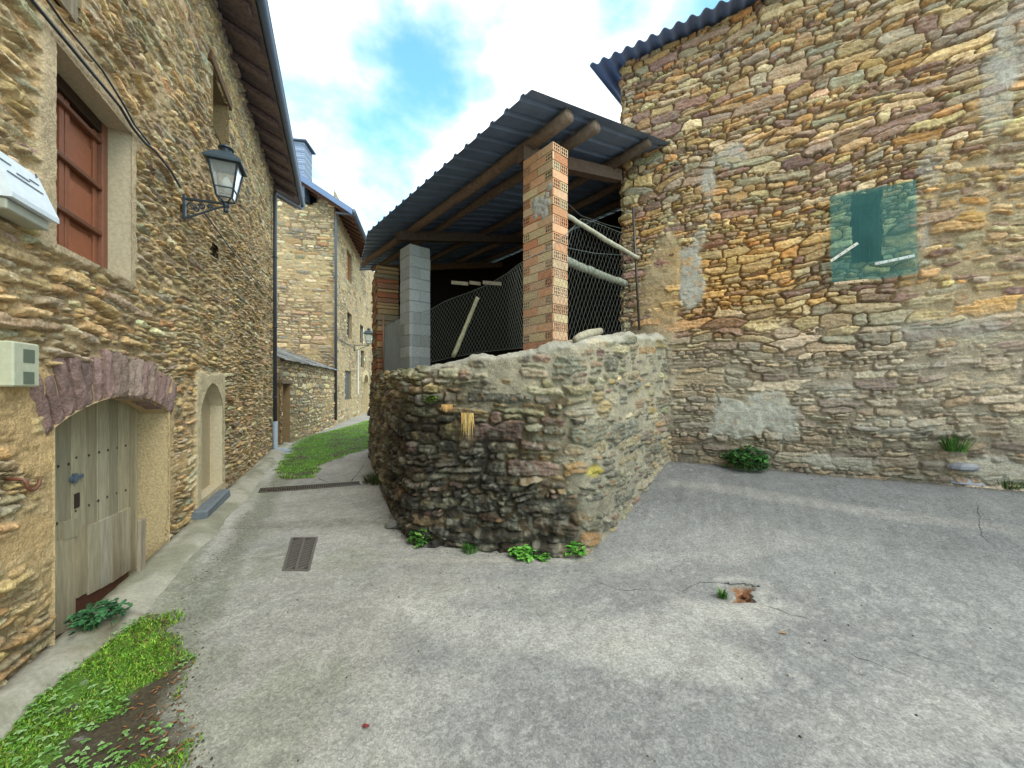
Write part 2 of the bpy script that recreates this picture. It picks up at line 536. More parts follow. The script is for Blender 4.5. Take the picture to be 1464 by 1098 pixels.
# ------------------------------------------------------------------ ground
def build_ground():
    def axis(a, b, fine0, fine1, df, far):
        pts = list(np.arange(fine0, fine1, df))
        x = fine0; st = df; left = []
        while x > a:
            st *= 1.12; x -= st; left.append(max(x, a))
        x = pts[-1]; st = df; right = []
        while x < b:
            st *= 1.12; x += st; right.append(min(x, b))
        return np.array(left[::-1] + pts + right)
    xs = axis(-160, 160, -5.2, 5.4, .021, 1); ys = axis(-30, 300, 1.0, 9.0, .021, 1)
    X, Y = np.meshgrid(xs, ys)
    Z = gz(X, Y)
    Z = Z + (fbm(X * 6, Y * 6, 60, 3) - .5) * .012
    base = np.array(lin(130, 129, 127)); warm = np.array(lin(152, 148, 139)); pale = np.array(lin(180, 176, 165)); dark = np.array(lin(112, 112, 112))
    C = np.ones(X.shape + (3,)) * base
    def blend(c, m):
        nonlocal C
        C = C * (1 - m[..., None]) + np.array(c) * m[..., None]
    dl = (X + LA + LK * Y) * .9095          # distance from left wall
    wr = (fbm(X * 1.3, Y * 1.3, 71, 4) - .5)
    blend(warm, sstep(-X * .8 + Y * .25 + wr * 1.6, .2, 1.7) * .8)
    blend(pale, sstep(dl + wr * .5, 1.0, .25) * .7)
    blend(pale, sstep(fbm(X * .7 + Y * .3, Y * 1.6 - X * .5, 75, 4), .5, .72) * .28)
    blend(dark, sstep(fbm(X * .9, Y * .9, 78, 4), .5, .75) * .22)
    blend(dark * .80, sstep(Z, .08, .34) * .8)
    blend(lin(122, 124, 100), sstep(fbm(X * 1.4, Y * 1.4, 79, 4), .56, .72) * .4 * sstep(-X, -.6, 1.0))
    blend(lin(92, 96, 72), sstep(np.abs(dl - .62) + wr * .3, .22, .04) * .55)
    # pale sweep across the middle (worn cement), darker apron at right
    def sweep(pts, wdt, c, amt):
        dd = np.full(X.shape, 9.0)
        for (a, b) in zip(pts[:-1], pts[1:]):
            ax, ay = a; bx, by = b
            t = np.clip(((X - ax) * (bx - ax) + (Y - ay) * (by - ay)) / ((bx - ax) ** 2 + (by - ay) ** 2), 0, 1)
            dd = np.minimum(dd, np.hypot(X - ax - t * (bx - ax), Y - ay - t * (by - ay)))
        blend(c, sstep(dd + wr * wdt * 1.2, wdt, wdt * .2) * amt)
    gg = lambda *a: [tuple(gp(*p)[:2]) for p in a]
    sweep(gg((560, 860), (700, 905), (850, 915), (1010, 880), (1120, 870)), .22, lin(172, 168, 160), .5)
    sweep(gg((900, 940), (1040, 950)), .22, lin(172, 168, 158), .45)
    sweep(gg((970, 860), (1075, 880)), .18, lin(174, 170, 162), .5)
    sweep(gg((360, 750), (540, 745)), .22, lin(118, 114, 104), .6)
    sweep(gg((300, 760), (240, 850), (200, 900)), .16, lin(122, 122, 98), .6)
    sweep(gg((530, 800), (845, 800)), .10, lin(165, 160, 148), .6)
    sweep(gg((960, 690), (1464, 760)), .12, lin(140, 137, 130), .5)
    # broom streaks on the apron
    ap = sstep(Z, .03, .2)
    sr = vnoise((X * .8742 - Y * .4856) * 26 + Y * .9, (X * .4856 + Y * .874) * 2.0, 90)
    C = C * (1 + ap[..., None] * (sr - .45)[..., None] * .20)
    C = C * (.84 + .32 * fbm(X * 7, Y * 7, 95, 5, .6))[..., None]
    sp = sstep(fbm(X * 24, Y * 24, 96, 3, .6), .55, .66) * sstep(fbm(X * .9 + 3, Y * .9, 97, 3), .42, .6)
    blend(lin(180, 177, 170), sp * .30 * sstep(Z, .15, .05))
    sp = sstep(fbm(X * 20 + 7, Y * 20, 98, 3, .6), .57, .70)
    blend(lin(96, 94, 90), sp * .18 * (1 - .6 * sstep(Z, .05, .2)))
    # dirt at foot of walls and round the moss
    db = (2.39 - X) * .4856 + (5.67 - Y) * .8742
    blend(lin(86, 82, 72), sstep(np.abs(db) + wr * .12, .14, .02) * .8 * sstep(X, .8, 1.2))
    # soil under the two green patches
    for poly, s_ in ((MOSS, .12), (VERGE, .2)):
        dpoly = poly_sdf(X, Y, poly) + (fbm(X * 4, Y * 4, 99, 4) - .5) * s_ * 2.2
        blend(lin(64, 54, 38), sstep(dpoly, .05, -.06) * .92)
        blend(lin(78, 112, 36), sstep(dpoly, -.02, -.08) * sstep(fbm(X * 3.2, Y * 3.2, 701, 4), .40, .50) * .9)
        Z = Z + sstep(dpoly, .02, -.15) * .02 * (fbm(X * 9, Y * 9, 101, 3))
    # the pothole: ground sinks
    hp = gg((1037, 836), (1058, 834), (1086, 838), (1074, 847), (1079, 861), (1043, 861), (1051, 849))
    hd = poly_sdf(X, Y, hp) + (fbm(X * 12, Y * 12, 103, 3) - .5) * .03
    rim = sstep(np.abs(hd - .06), .06, .0)
    blend(lin(170, 166, 156), rim * .5)
    # slots for the grate and the channel
    keep = np.ones((len(ys) - 1, len(xs) - 1), bool)
    Xc = (X[:-1, :-1] + X[1:, 1:]) / 2; Yc = (Y[:-1, :-1] + Y[1:, 1:]) / 2
    for q in (GRATE, CHANNEL):
        keep &= poly_sdf(Xc, Yc, q) > .0
    keep &= poly_sdf(Xc, Yc, hp) + (fbm(Xc * 12, Yc * 12, 103, 3) - .5) * .03 > 0
    keep &= ((Xc + LA + LK * Yc) * .9095 > -.03) | (Yc > 10.3)
    o = grid_obj('ground', np.stack([X, Y, Z], -1), np.clip(C, .01, .8), keep, M_GROUND)
    tag(o, 'worn grey concrete lane and sloping yard between the stone buildings', None, None, 'structure')

def poly_sdf(X, Y, poly):
    d = np.full(np.shape(X), 1e9); ins = np.zeros(np.shape(X), bool)
    n = len(poly)
    for i in range(n):
        ax, ay = poly[i]; bx, by = poly[(i + 1) % n]
        t = np.clip(((X - ax) * (bx - ax) + (Y - ay) * (by - ay)) / ((bx - ax) ** 2 + (by - ay) ** 2 + 1e-12), 0, 1)
        d = np.minimum(d, np.hypot(X - ax - t * (bx - ax), Y - ay - t * (by - ay)))
        c = ((ay > Y) != (by > Y)) & (X < (bx - ax) * (Y - ay) / (by - ay + 1e-12) + ax)
        ins ^= c
    return np.where(ins, -d, d)

g2 = lambda *a: [tuple(gr(*p)[:2]) for p in a]
MOSS = g2((-160, 1250), (-120, 1050), (-20, 1000), (60, 950), (130, 912), (205, 892), (238, 888), (246, 925), (262, 975), (250, 1010), (262, 1050), (240, 1100), (180, 1200))
VERGE = g2((400, 686), (398, 668), (404, 657), (432, 628), (478, 615), (528, 601), (560, 600), (545, 634), (500, 650), (462, 662), (450, 682))
GRATE = g2((418, 770), (453, 770), (441, 817), (405, 818))
CHANNEL = g2((372, 700), (514, 689), (516, 693), (369, 706))
build_ground()

def build_pothole():
    hp = [tuple(gp(*p)[:2]) for p in ((1037, 836), (1058, 834), (1086, 838), (1074, 847), (1079, 861), (1043, 861), (1051, 849))]
    x0, x1 = min(p[0] for p in hp) - .08, max(p[0] for p in hp) + .08; y0, y1 = min(p[1] for p in hp) - .08, max(p[1] for p in hp) + .08
    X, Y = np.meshgrid(np.arange(x0, x1, .007), np.arange(y0, y1, .007))
    d = poly_sdf(X, Y, hp) + (fbm(X * 12, Y * 12, 103, 3) - .5) * .03
    n = fbm(X * 22, Y * 22, 113, 4)
    Z = gz(X, Y) - .012 - sstep(d, .012, -.03) * (.035 + .05 * n)
    C = np.array(lin(138, 98, 70)) * (.45 + 1.1 * fbm(X * 40, Y * 40, 115, 4))[..., None]
    k = sstep(fbm(X * 30, Y * 30, 117, 3), .55, .65)[..., None] * .6
    C = C * (1 - k) + k * np.array(lin(176, 146, 116))
    e = sstep(d, -.012, .0)[..., None]
    C = C * (1 - e) + e * np.array(lin(150, 146, 138))
    o = grid_obj('pothole', np.stack([X, Y, Z], -1), C, np.ones((X.shape[0] - 1, X.shape[1] - 1), bool), M_STONE)
    tag(o, 'jagged hole broken through the concrete showing reddish soil', 'pothole')
build_pothole()

# drain grate and channel
def slot_box(mb, q, depth, c):
    pts = [Vector((x, y, float(gz(x, y)) + .004)) for x, y in q]
    n = len(pts)
    low = [p - UP * depth for p in pts]
    mb.poly(pts + low, [(i, (i + 1) % n, n + (i + 1) % n, n + i) for i in range(n)] + [tuple(range(n, 2 * n))], c)
def lerp2(q, a, b):
    p0, p1, p2, p3 = [Vector((x, y, float(gz(x, y)) + .004)) for x, y in q]
    return (p0 * (1 - a) + p1 * a) * (1 - b) + (p3 * (1 - a) + p2 * a) * b
t = thing('drain_grate', 'rectangular rusty iron drain grate with slanted bars set in the concrete lane', 'drain', lerp2(GRATE, .5, .5))
mb = MB(); slot_box(mb, GRATE, .12, lin(30, 28, 26)); mb.build('gully', M_DARK, t)
mb = MB()
cI = lin(92, 86, 80)
for (a0, b0, a1, b1) in ((0, 0, 1, 0), (1, 0, 1, 1), (1, 1, 0, 1), (0, 1, 0, 0), (.5, 0, .5, 1)):
    p, q = lerp2(GRATE, a0, b0), lerp2(GRATE, a1, b1)
    d = (q - p).normalized(); n = d.cross(UP)
    mb.box(p - n * .012 - UP * .03, q - p, n * .024, UP * .034, cI)
mb.build('frame', M_METAL, t)
mb = MB()
for side in (0, .5):
    for k in range(-2, 15):
        b0 = k / 13; b1 = b0 + .13
        a0, a1 = side, side + .5
        if b1 < 0.02 or b0 > .98: continue
        if b0 < 0: a0 = side + .5 * (-b0 / .13); b0 = 0
        if b1 > 1: a1 = side + .5 * ((1 - b0) / .13); b1 = 1
        p, q = lerp2(GRATE, a0, b1), lerp2(GRATE, a1, b0)
        if side: p, q = lerp2(GRATE, a0, b1), lerp2(GRATE, a1, b0)
        d = (q - p)
        if d.length < .03: continue
        n = d.normalized().cross(UP)
        mb.box(p - n * .007 - UP * .028, d, n * .014, UP * .028, cI)
mb.build('bars', M_METAL, t)
t = thing('drain_channel', 'narrow dark drain channel crossing the lane below the grass', 'drain', lerp2(CHANNEL, .5, .5))
mb = MB(); slot_box(mb, CHANNEL, .10, lin(46, 42, 38)); mb.build('gully', M_DARK, t)
mb = MB()
for b in (0.0, 1.0):
    p, q = lerp2(CHANNEL, 0, b), lerp2(CHANNEL, 1, b)
    n = (q - p).normalized().cross(UP)
    mb.box(p - n * .012 - UP * .04, q - p, n * .024, UP * .045, lin(88, 80, 72))
for k in range(46):
    a = (k + .5) / 46
    p, q = lerp2(CHANNEL, a, 0), lerp2(CHANNEL, a + .004, 1)
    n = (q - p).normalized().cross(UP)
    mb.box(p - n * .008 - UP * .03, q - p, n * .016, UP * .028, lin(70, 62, 56))
mb.build('grille', M_METAL, t)

# ------------------------------------------------------------------ left house
def recess(parent, fr, s0, s1, z0, z1, dep, mat, c, cback=None, name='reveal', arch=0.0, front=0.012, taper=0.0):
    """four sides and a back sunk into a wall; arch = rise of a segmental head"""
    mb = MB()
    prof = [(s0, z0), (s1, z0), (s1, z1 - arch)]
    if arch:
        n = 14
        for i in range(1, n):
            a = i / n
            prof.append((s1 + (s0 - s1) * a, z1 - arch + arch * math.sin(math.pi * a) ** .8))
    prof.append((s0, z1 - arch))
    f = [fr(s, z, front) for s, z in prof]
    cs, cz = (s0 + s1) / 2, (z0 + z1) / 2
    b = [fr(s + (cs - s) * taper, z, -dep) for s, z in prof]
    n = len(prof)
    mb.poly(f + b, [(i, (i + 1) % n, n + (i + 1) % n, n + i) for i in range(n)], c)
    mb.poly(b, [tuple(range(n))], cback or c)
    return mb.build(name, mat, parent)

house = thing('stone_house', 'tall ochre stone house on the left with lantern, shuttered window and arched stable door', 'house', LP(4, 0))
# openings (s0, s1, z0, z1)
Z = lambda py, px: LW(px, py).z
def opening(pxl, pxr, s_ref=None):
    return LS(pxl), LS(pxr)
w1 = (LS(79, .02), LS(186), Z(403, 183), Z(190, 186))
w0 = (LS(60), LS(113), Z(42, 113), Z(42, 113) + .95)
w3 = (LS(303), LS(326), Z(205, 315), Z(98, 305))
d1 = (LS(80, .02), LS(241), -.25, CH - .06)          # arch rise .18
d2 = (LS(285), LS(317), .24, CH + .08)
vent = (LS(303), LS(311), CH + 1.83, CH + 2.0)
OPEN_L = [w1, w0, w3, vent]

def in_arch(U, V, o, rise, grow=0.0):
    s0, s1, z0, z1 = o
    a = np.clip((U - s0) / (s1 - s0), 0, 1)
    top = z1 - rise + rise * np.sin(math.pi * a) ** .8
    return (U > s0 - grow) & (U < s1 + grow) & (V > z0 - grow) & (V < top + grow)

PAL_L = [(196, 169, 124, 4), (182, 160, 124, 4), (164, 150, 124, 3), (164, 156, 134, 1.8), (174, 138, 98, 1.2), (210, 194, 160, 2), (146, 130, 106, 1.8), (196, 164, 118, 2.0), (152, 132, 122, .3)]
def left_flush(U, V):
    f = .22 + (fbm(U * .8, V * .8, 201, 3) - .5) * .6
    f = np.maximum(f, .75 * sstep(fbm(U * 1.1, V * 1.4, 203, 3), .56, .68) * sstep(V, 2.2, 1.2))
    f = np.maximum(f, sstep(U, 4.5, 6.5) * .22)
    return f
def box_d(U, V, o, pad=0):
    s0, s1, z0, z1 = o
    return np.maximum(np.maximum(s0 - U, U - s1), np.maximum(z0 - V, V - z1))
def left_post(U, V, H, C, fl):
    nw = (fbm(U * 5, V * 5, 211, 4) - .5)
    ren = np.array(lin(184, 166, 138))
    rough = (fbm(U * 30, V * 30, 213, 4) - .5) * .010
    def render(mask, level, colr):
        nonlocal H, C
        m = mask
        H = H * (1 - m) + (level + rough) * m
        cc = np.array(colr) * (0.75 + .5 * fbm(U * 9, V * 9, 215, 4))[..., None]
        C = C * (1 - m[..., None]) + cc * m[..., None]
    # render round the window, the door jambs and the niche
    render(sstep(box_d(U, V, (w1[0], w1[1] - .03, w1[2] + .08, w1[3])) + nw * .10, .15, .09), .016, ren)
    dj = in_arch(U, V, d1, .18, .0)
    bd = box_d(U, V, d1)
    render(sstep(bd + nw * .30, .20, .10) * sstep(V, .1, .5) * .8, .004, lin(184, 160, 122))
    render(sstep(box_d(U, V, d2) + nw * .08, .17, .10), .018, lin(194, 180, 150))
    for (us_, vs_, r_) in ((LS(15), CH - .02, .32), (LS(60), CH - .35, .22), (LS(262), .9, .16), (LS(40), .8, .2)):
        render(sstep(np.hypot((U - us_), (V - vs_)) + nw * .4, r_, r_ * .5) * .8, .004, lin(190, 162, 120))
    C = C * np.array((1.16, 1.10, 1.02))
    # darker towards the foot of the wall
    m = sstep(V + nw * .5, .75, .05)[..., None] * .45
    C = C * (1 - m) + m * C * np.array((.62, .62, .60))
    # seat for the voussoirs
    va = in_arch(U, V, d1, .18, .0)
    a = np.clip((U - d1[0]) / (d1[1] - d1[0]), 0, 1)
    top = d1[3] - .18 + .18 * np.sin(math.pi * a) ** .8
    ring = (V > top - .05) & (V < top + .30) & (U > d1[0] - .06) & (U < d1[1] + .06)
    H = np.where(ring, np.minimum(H, -.02), H)
    return H, C
ulist = []
u = 0.0
while u < LEND:
    ulist.append(u); u += 0.0085 + 0.0085 * sstep(u, 2.0, 8.0)
us = np.array(ulist + [LEND])
vv = np.arange(-.25, 7.15, .0105)
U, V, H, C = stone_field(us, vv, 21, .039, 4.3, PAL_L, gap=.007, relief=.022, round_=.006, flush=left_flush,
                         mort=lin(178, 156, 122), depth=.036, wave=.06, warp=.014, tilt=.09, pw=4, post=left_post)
P = np.empty(U.shape + (3,))
for k in range(3):
    P[..., k] = LO[k] + LD[k] * U + LN[k] * H
P[..., 2] += V
Uc = (U[:-1, :-1] + U[1:, 1:]) / 2; Vc = (V[:-1, :-1] + V[1:, 1:]) / 2
keep = np.ones(Uc.shape, bool)
for o in OPEN_L:
    keep &= ~((Uc > o[0] + .008) & (Uc < o[1] - .014) & (Vc > o[2] + .01) & (Vc < o[3] - .01))
keep &= ~in_arch(Uc, Vc, d1, .18, -.012)
keep &= ~in_arch(Uc, Vc, d2, .34, -.012)
wall = grid_obj('wall', P, C, keep, M_STONE, house)
mb = MB()
mb.box(LP(LEND, -.3, -.02), LP(LEND, 0, -5) - LP(LEND, 0, -.02), LD * -.3, UP * 7.6, lin(140, 122, 92))
mb.build('side_wall', M_STONE, house)
mb = MB(); mb.box(LP(-4.5, -.3, -.02), LD * 4.5, LN * -.3, UP * 7.2, lin(150, 130, 98)); mb.build('front_wall', M_STONE, house)
mb = MB(); mb.box(LP(-.4, -.2, -.5), LD * (LEND + .2), LN * -4, UP * 7, lin(20, 18, 16)); mb.build('light_block', M_DARK, house)  # unseen box added behind the wall so no light leaks through

# big window with brown wooden shutter
win = recess(house, LP, *w1, .21, M_CONC, lin(188, 174, 148), lin(60, 40, 30), 'window')
mb = MB()
for k in range(7):     # lintel boards under the opening's head
    s = w1[0] + (w1[1] - w1[0]) * k / 7
cB = lin(118, 64, 42)
s0, s1, z0, z1 = w1
mb.bbox(LP(s1 - .075, z0, -.205), LD * .075, LN * .07, UP * (z1 - z0), .006, lin(132, 88, 68))
mb.bbox(LP(s0, z0, -.205), LD * .075, LN * .07, UP * (z1 - z0), .006, lin(132, 88, 68))
mb.bbox(LP(s0 + .075, z1 - .09, -.205), LD * (s1 - s0 - .15), LN * .068, UP * .09, .006, lin(58, 44, 34))
mb.bbox(LP(s0 + .075, z0, -.205), LD * (s1 - s0 - .15), LN * .068, UP * .06, .006, lin(118, 74, 52))
mb.build('frame', M_PAINT, win)
mb = MB()
ww = s1 - s0 - .15; hh = z1 - z0 - .15
mb.box(LP(s0 + .075, z0 + .06, -.205), LD * ww, LN * .018, UP * hh, lin(150, 94, 68))
for half in (0, 1):
    sa = s0 + .075 + half * ww / 2
    for (f0, f1) in ((.04, .21), (.27, .52), (.60, .84)):
        # raised field with a moulding
        mb.bbox(LP(sa + .07, z0 + .06 + hh * f0, -.188), LD * (ww / 2 - .14), LN * .016, UP * hh * (f1 - f0), .012, lin(158, 96, 68))
    mb.bbox(LP(sa + .008, z0 + .06, -.188), LD * .045, LN * .024, UP * hh, .004, lin(146, 92, 68))
    mb.bbox(LP(sa + ww / 2 - .053, z0 + .06, -.188), LD * .045, LN * .024, UP * hh, .004, lin(146, 92, 68))
mb.build('shutter', M_PAINT, win)
mb = MB()
for f in (.25, .58, .92):
    mb.bbox(LP(s0 + .075, z0 + .06 + hh * f, -.17), LD * ww, LN * .035, UP * .035, .005, lin(112, 72, 52))
mb.build('glazing_bar', M_PAINT, win)
# small upper window
win = recess(house, LP, *w0, .22, M_CONC, lin(150, 132, 104), lin(26, 22, 20), 'window')
mb = MB()
mb.bbox(LP(w0[1] - .07, w0[2], -.1), LD * .07, LN * .10, UP * (w0[3] - w0[2]), .006, lin(142, 128, 108))
mb.bbox(LP(w0[0], w0[2], -.1), LD * (w0[1] - w0[0] - .07), LN * .098, UP * .05, .006, lin(132, 118, 98))
mb.build('frame', M_WOOD, win)
win = recess(house, LP, *w3, .34, M_STONE, lin(150, 128, 94), lin(16, 14, 12), 'window')
mb = MB(); mb.bbox(LP(w3[0] - .12, w3[3] + .002, -.30), LD * (w3[1] - w3[0] + .24), LN * .335, UP * .13, .01, lin(112, 84, 60)); mb.build('lintel', M_WOOD, win)
recess(house, LP, *vent, .2, M_DARK, lin(60, 52, 42), lin(14, 12, 10), 'vent')

# arched stable door
dr = recess(house, LP, *d1, .27, M_STONE, lin(184, 162, 124), lin(22, 18, 15), 'doorway', arch=.18)
s0, s1, z0, z1 = d1
s1d = s1 - .02
mb = MB()
leafw = [.15, .16, .20, .165, .165, .165, .165, .165, .17]
x = s0 + .005; i = 0
while x < s1d - .02:
    wd = min(leafw[i % 9], s1d - x)
    c = [lin(170, 158, 130), lin(156, 144, 118), lin(174, 164, 138), lin(150, 140, 116)][i % 4]
    mb.bbox(LP(x, z0 + .1, -.262 + R.uniform(0, .006)), LD * (wd - .006), LN * .03, UP * (z1 - z0 - .1), .004, c)
    x += wd; i += 1
leaf = mb.build('door', M_WOOD, dr)
DS = lambda px: LS(px, -.235)
DZ = lambda px, py: LW(px, py, -.235).z
xm = DS(114)
def board(pxa, pxb, ta, tb, ba, bb, h, c, mat=None):
    """board between two photo columns with its own top and bottom rows"""
    a_, b_ = DS(pxa), DS(pxb) - .004
    p = []
    for hh in (-.262, h):
        p += [LP(a_, DZ(pxa, ba), hh), LP(b_, DZ(pxb, bb), hh), LP(b_, DZ(pxb, tb), hh), LP(a_, DZ(pxa, ta), hh)]
    mb.hexa(p, c)
mb = MB()
board(70, 114, 770, 762, 905, 886, -0.207, lin(170, 156, 128))
board(97, 116, 741, 735, 766, 760, -0.204, lin(164, 152, 126))
board(118, 131, 750, 744, 846, 838, -0.210, lin(160, 146, 118))
board(132, 149, 746, 740, 842, 833, -0.208, lin(172, 160, 134))
board(149, 164, 740, 733, 834, 825, -0.211, lin(180, 170, 148))
board(164, 178, 733, 727, 826, 816, -0.208, lin(168, 154, 128))
board(178, 190, 727, 721, 817, 808, -0.210, lin(176, 164, 138))
mb.build('patch_boards', M_WOOD, leaf)
mb = MB(); board(117, 189, 848, 808, 905, 850, -.219, lin(98, 62, 50)); mb.build('rusty_kick_plate', M_METAL, leaf)
for (px, py) in ((82, 666), (96, 663), (110, 660), (120, 651), (137, 648), (151, 644), (163, 641), (175, 638), (187, 635), (119, 725), (137, 717), (150, 711), (162, 706), (174, 701), (187, 697), (94, 742)):
    mb = MB(); mb.lathe(LP(DS(px), DZ(px, py), -.234), [(.013, 0), (.011, .006), (.005, .010)], 8, lin(52, 42, 36), axis=LN.copy()); mb.build('nail', M_METAL, leaf)
mb = MB()
za_ = DZ(118, 679)
mb.bbox(LP(DS(110), za_ - .014, -.233), LD * (DS(127) - DS(110)), LN * .02, UP * .028, .003, lin(82, 98, 116))
mb.bbox(LP(DS(114), za_ - .035, -.233), LD * .03, LN * .026, UP * .07, .003, lin(86, 98, 112))
mb.build('bolt', M_METAL, leaf)
mb = MB(); mb.bbox(LP(DS(117), DZ(121, 720), -.233), LD * .055, LN * .012, UP * .11, .002, lin(36, 26, 20)); mb.build('keyhole', M_METAL, leaf)
# voussoirs
mb = MB()
nvo = 17
rise = .18
def arc_pt(a, grow):
    # segmental arc through springings
    wdt = (s1 - s0) / 2; rad = (wdt * wdt + rise * rise) / (2 * rise)
    cz = z1 - rad; cs = (s0 + s1) / 2
    half = math.asin(wdt / rad) * 1.10
    th = half - 2 * half * a
    return cs - math.sin(th) * (rad + grow), cz + math.cos(th) * (rad + grow)
for i in range(nvo):
    a0 = i / nvo + R.uniform(.0, .006) + .003; a1 = (i + 1) / nvo - R.uniform(.0, .006) - .003
    g1 = .34 + R.uniform(-.03, .03); g0 = -.01 + R.uniform(-.012, .012)
    c = [lin(150, 122, 114), lin(136, 110, 103), lin(158, 136, 124), lin(144, 122, 110), lin(128, 106, 100)][R.randrange(5)]
    nu_, nv_ = 6, 12
    base_h = R.uniform(.004, .028); tl = R.uniform(-.02, .02)
    pts = []; cs_ = []
    for j in range(nv_ + 1):
        for i_ in range(nu_ + 1):
            fa, fg = i_ / nu_, j / nv_
            ed = min(fa, 1 - fa, fg * 2, (1 - fg) * 2) * 4
            s_, z_ = arc_pt(a0 + (a1 - a0) * (fa + .06 * (R.random() - .5)), g0 + (g1 - g0) * fg + .008 * (R.random() - .5))
            h_ = base_h + tl * (fa - .5) - .022 * max(0, 1 - ed) + (float(fbm(np.array(s_ * 22), np.array(z_ * 14), 77 + i, 3)) - .5) * .030
            pts.append(LP(s_, z_, h_)); 
            k_c = .72 + .56 * float(fbm(np.array(s_ * 30), np.array(z_ * 12), 177, 3))
            cs_.append(tuple(v * k_c for v in c))
    k0 = len(mb.v)
    mb.poly(pts, [(j * (nu_ + 1) + i_, j * (nu_ + 1) + i_ + 1, (j + 1) * (nu_ + 1) + i_ + 1, (j + 1) * (nu_ + 1) + i_) for j in range(nv_) for i_ in range(nu_)], c)
    mb.c[k0:] = cs_
    ring_i = [i_ for i_ in range(nu_ + 1)] + [j * (nu_ + 1) + nu_ for j in range(1, nv_ + 1)] + [nv_ * (nu_ + 1) + i_ for i_ in range(nu_ - 1, -1, -1)] + [j * (nu_ + 1) for j in range(nv_ - 1, 0, -1)]
    rim = [pts[q] for q in ring_i]; bk = [q - LN * .12 for q in rim]; m_ = len(rim)
    mb.poly(rim + bk, [(q, (q + 1) % m_, m_ + (q + 1) % m_, m_ + q) for q in range(m_)], c)
mb.build('arch', M_STONE, house)
mb = MB()
pts = []
for hgt in (-.15, -.004):
    for i in range(41):
        pass
ring_in = [arc_pt(i / 30, -.012) for i in range(31)]; ring_out = [arc_pt(i / 30, .33) for i in range(31)]
for i in range(30):
    mb.hexa([LP(*ring_in[i], -.2), LP(*ring_in[i + 1], -.2), LP(*ring_out[i + 1], -.2), LP(*ring_out[i], -.2),
             LP(*ring_in[i], -.016), LP(*ring_in[i + 1], -.016), LP(*ring_out[i + 1], -.016), LP(*ring_out[i], -.016)], lin(186, 162, 126))
mb.build('arch_mortar', M_CONC, house)
# blind doorway with plaster infill
nic = recess(house, LP, *d2, .14, M_CONC, lin(190, 176, 148), lin(186, 168, 136), 'blind_doorway', arch=.34)
mb = MB(); mb.bbox(LP(LS(274), .06, -.1), LD * (LS(312) - LS(274)), LN * .25, UP * .14, .02, lin(104, 110, 116), jit=.012); mb.build('doorstep', M_SLATE, nic)

# eaves, soffit, rafters, gutter
EZ = CH + 5.2
EOUT = .55
mb = MB()
r_up = math.tan(math.radians(24))
L0, L1 = -4.5, LEND + .45
nb = 44
for k in range(nb):
    a = L0 + (L1 - L0) * k / nb; b = L0 + (L1 - L0) * (k + 1) / nb - .006
    mb.hexa([LP(a, EZ + .02, EOUT), LP(b, EZ + .02, EOUT), LP(b, EZ + .02 + r_up * 1.3, EOUT - 1.3), LP(a, EZ + .02 + r_up * 1.3, EOUT - 1.3),
             LP(a, EZ + .05, EOUT), LP(b, EZ + .05, EOUT), LP(b, EZ + .05 + r_up * 1.3, EOUT - 1.3), LP(a, EZ + .05 + r_up * 1.3, EOUT - 1.3)],
            [lin(118, 104, 104), lin(106, 94, 96), lin(124, 108, 104)][k % 3])
mb.build('soffit_boards', M_BEAM, house)
mb = MB()
s = L0 + .2
while s < L1:
    mb.hexa([LP(s, EZ - .05, EOUT - .08), LP(s + .10, EZ - .05, EOUT - .08), LP(s + .10, EZ - .05 + r_up * 1.2, EOUT - 1.28), LP(s, EZ - .05 + r_up * 1.2, EOUT - 1.28),
             LP(s, EZ + .035, EOUT - .08), LP(s + .10, EZ + .035, EOUT - .08), LP(s + .10, EZ + .017 + r_up * 1.2, EOUT - 1.28), LP(s, EZ + .017 + r_up * 1.2, EOUT - 1.28)], lin(124, 106, 102))
    s += .62
mb.build('rafters', M_BEAM, house)
mb = MB()
mb.hexa([LP(L0, EZ + .054, EOUT + .04), LP(L1, EZ + .054, EOUT + .04), LP(L1, EZ + .054 + r_up * 5, EOUT - 4.96), LP(L0, EZ + .054 + r_up * 5, EOUT - 4.96),
         LP(L0, EZ + .10, EOUT + .04), LP(L1, EZ + .10, EOUT + .04), LP(L1, EZ + .10 + r_up * 5, EOUT - 4.96), LP(L0, EZ + .10 + r_up * 5, EOUT - 4.96)], lin(84, 88, 98))
mb.build('roof', M_SLATE, house)
mb = MB()
gp_ = []
for i in range(9):
    t_ = math.pi * i / 8
    gp_.append((EOUT + .075 - math.cos(t_) * .065, EZ + .055 - math.sin(t_) * .065))
n = len(gp_)
mb.poly([LP(L0, z, h) for h, z in gp_] + [LP(L1, z, h) for h, z in gp_], [(i, i + 1, n + i + 1, n + i) for i in range(n - 1)] + [tuple(range(n, 2 * n))], lin(92, 106, 128))
mb.tube([LP(L0, EZ + .055, EOUT + .14), LP(L1, EZ + .055, EOUT + .14)], .009, 6, lin(110, 124, 146))
gut = mb.build('gutter', M_METAL, house)
mb = MB()
gx = LP(LEND + .36, EZ - .02, EOUT + .07)
foot = LW(392, 630, .06)
topw = LP((foot - LO).dot(LD), EZ - .22, .08)
mb.tube([gx + UP * .04, gx - UP * .04, gx * .9 + topw * .1 - UP * .07, topw + UP * .06, topw - UP * .05, Vector((topw.x, topw.y, .75))], .045, 10, lin(62, 68, 78))
for zz in (1.4, 3.2, 5.0):
    mb.tube([Vector((topw.x, topw.y, zz)), Vector((topw.x, topw.y, zz + .04))], .055, 10, lin(50, 54, 60))
dp = mb.build('downpipe', M_METAL, house, True)
mb = MB()
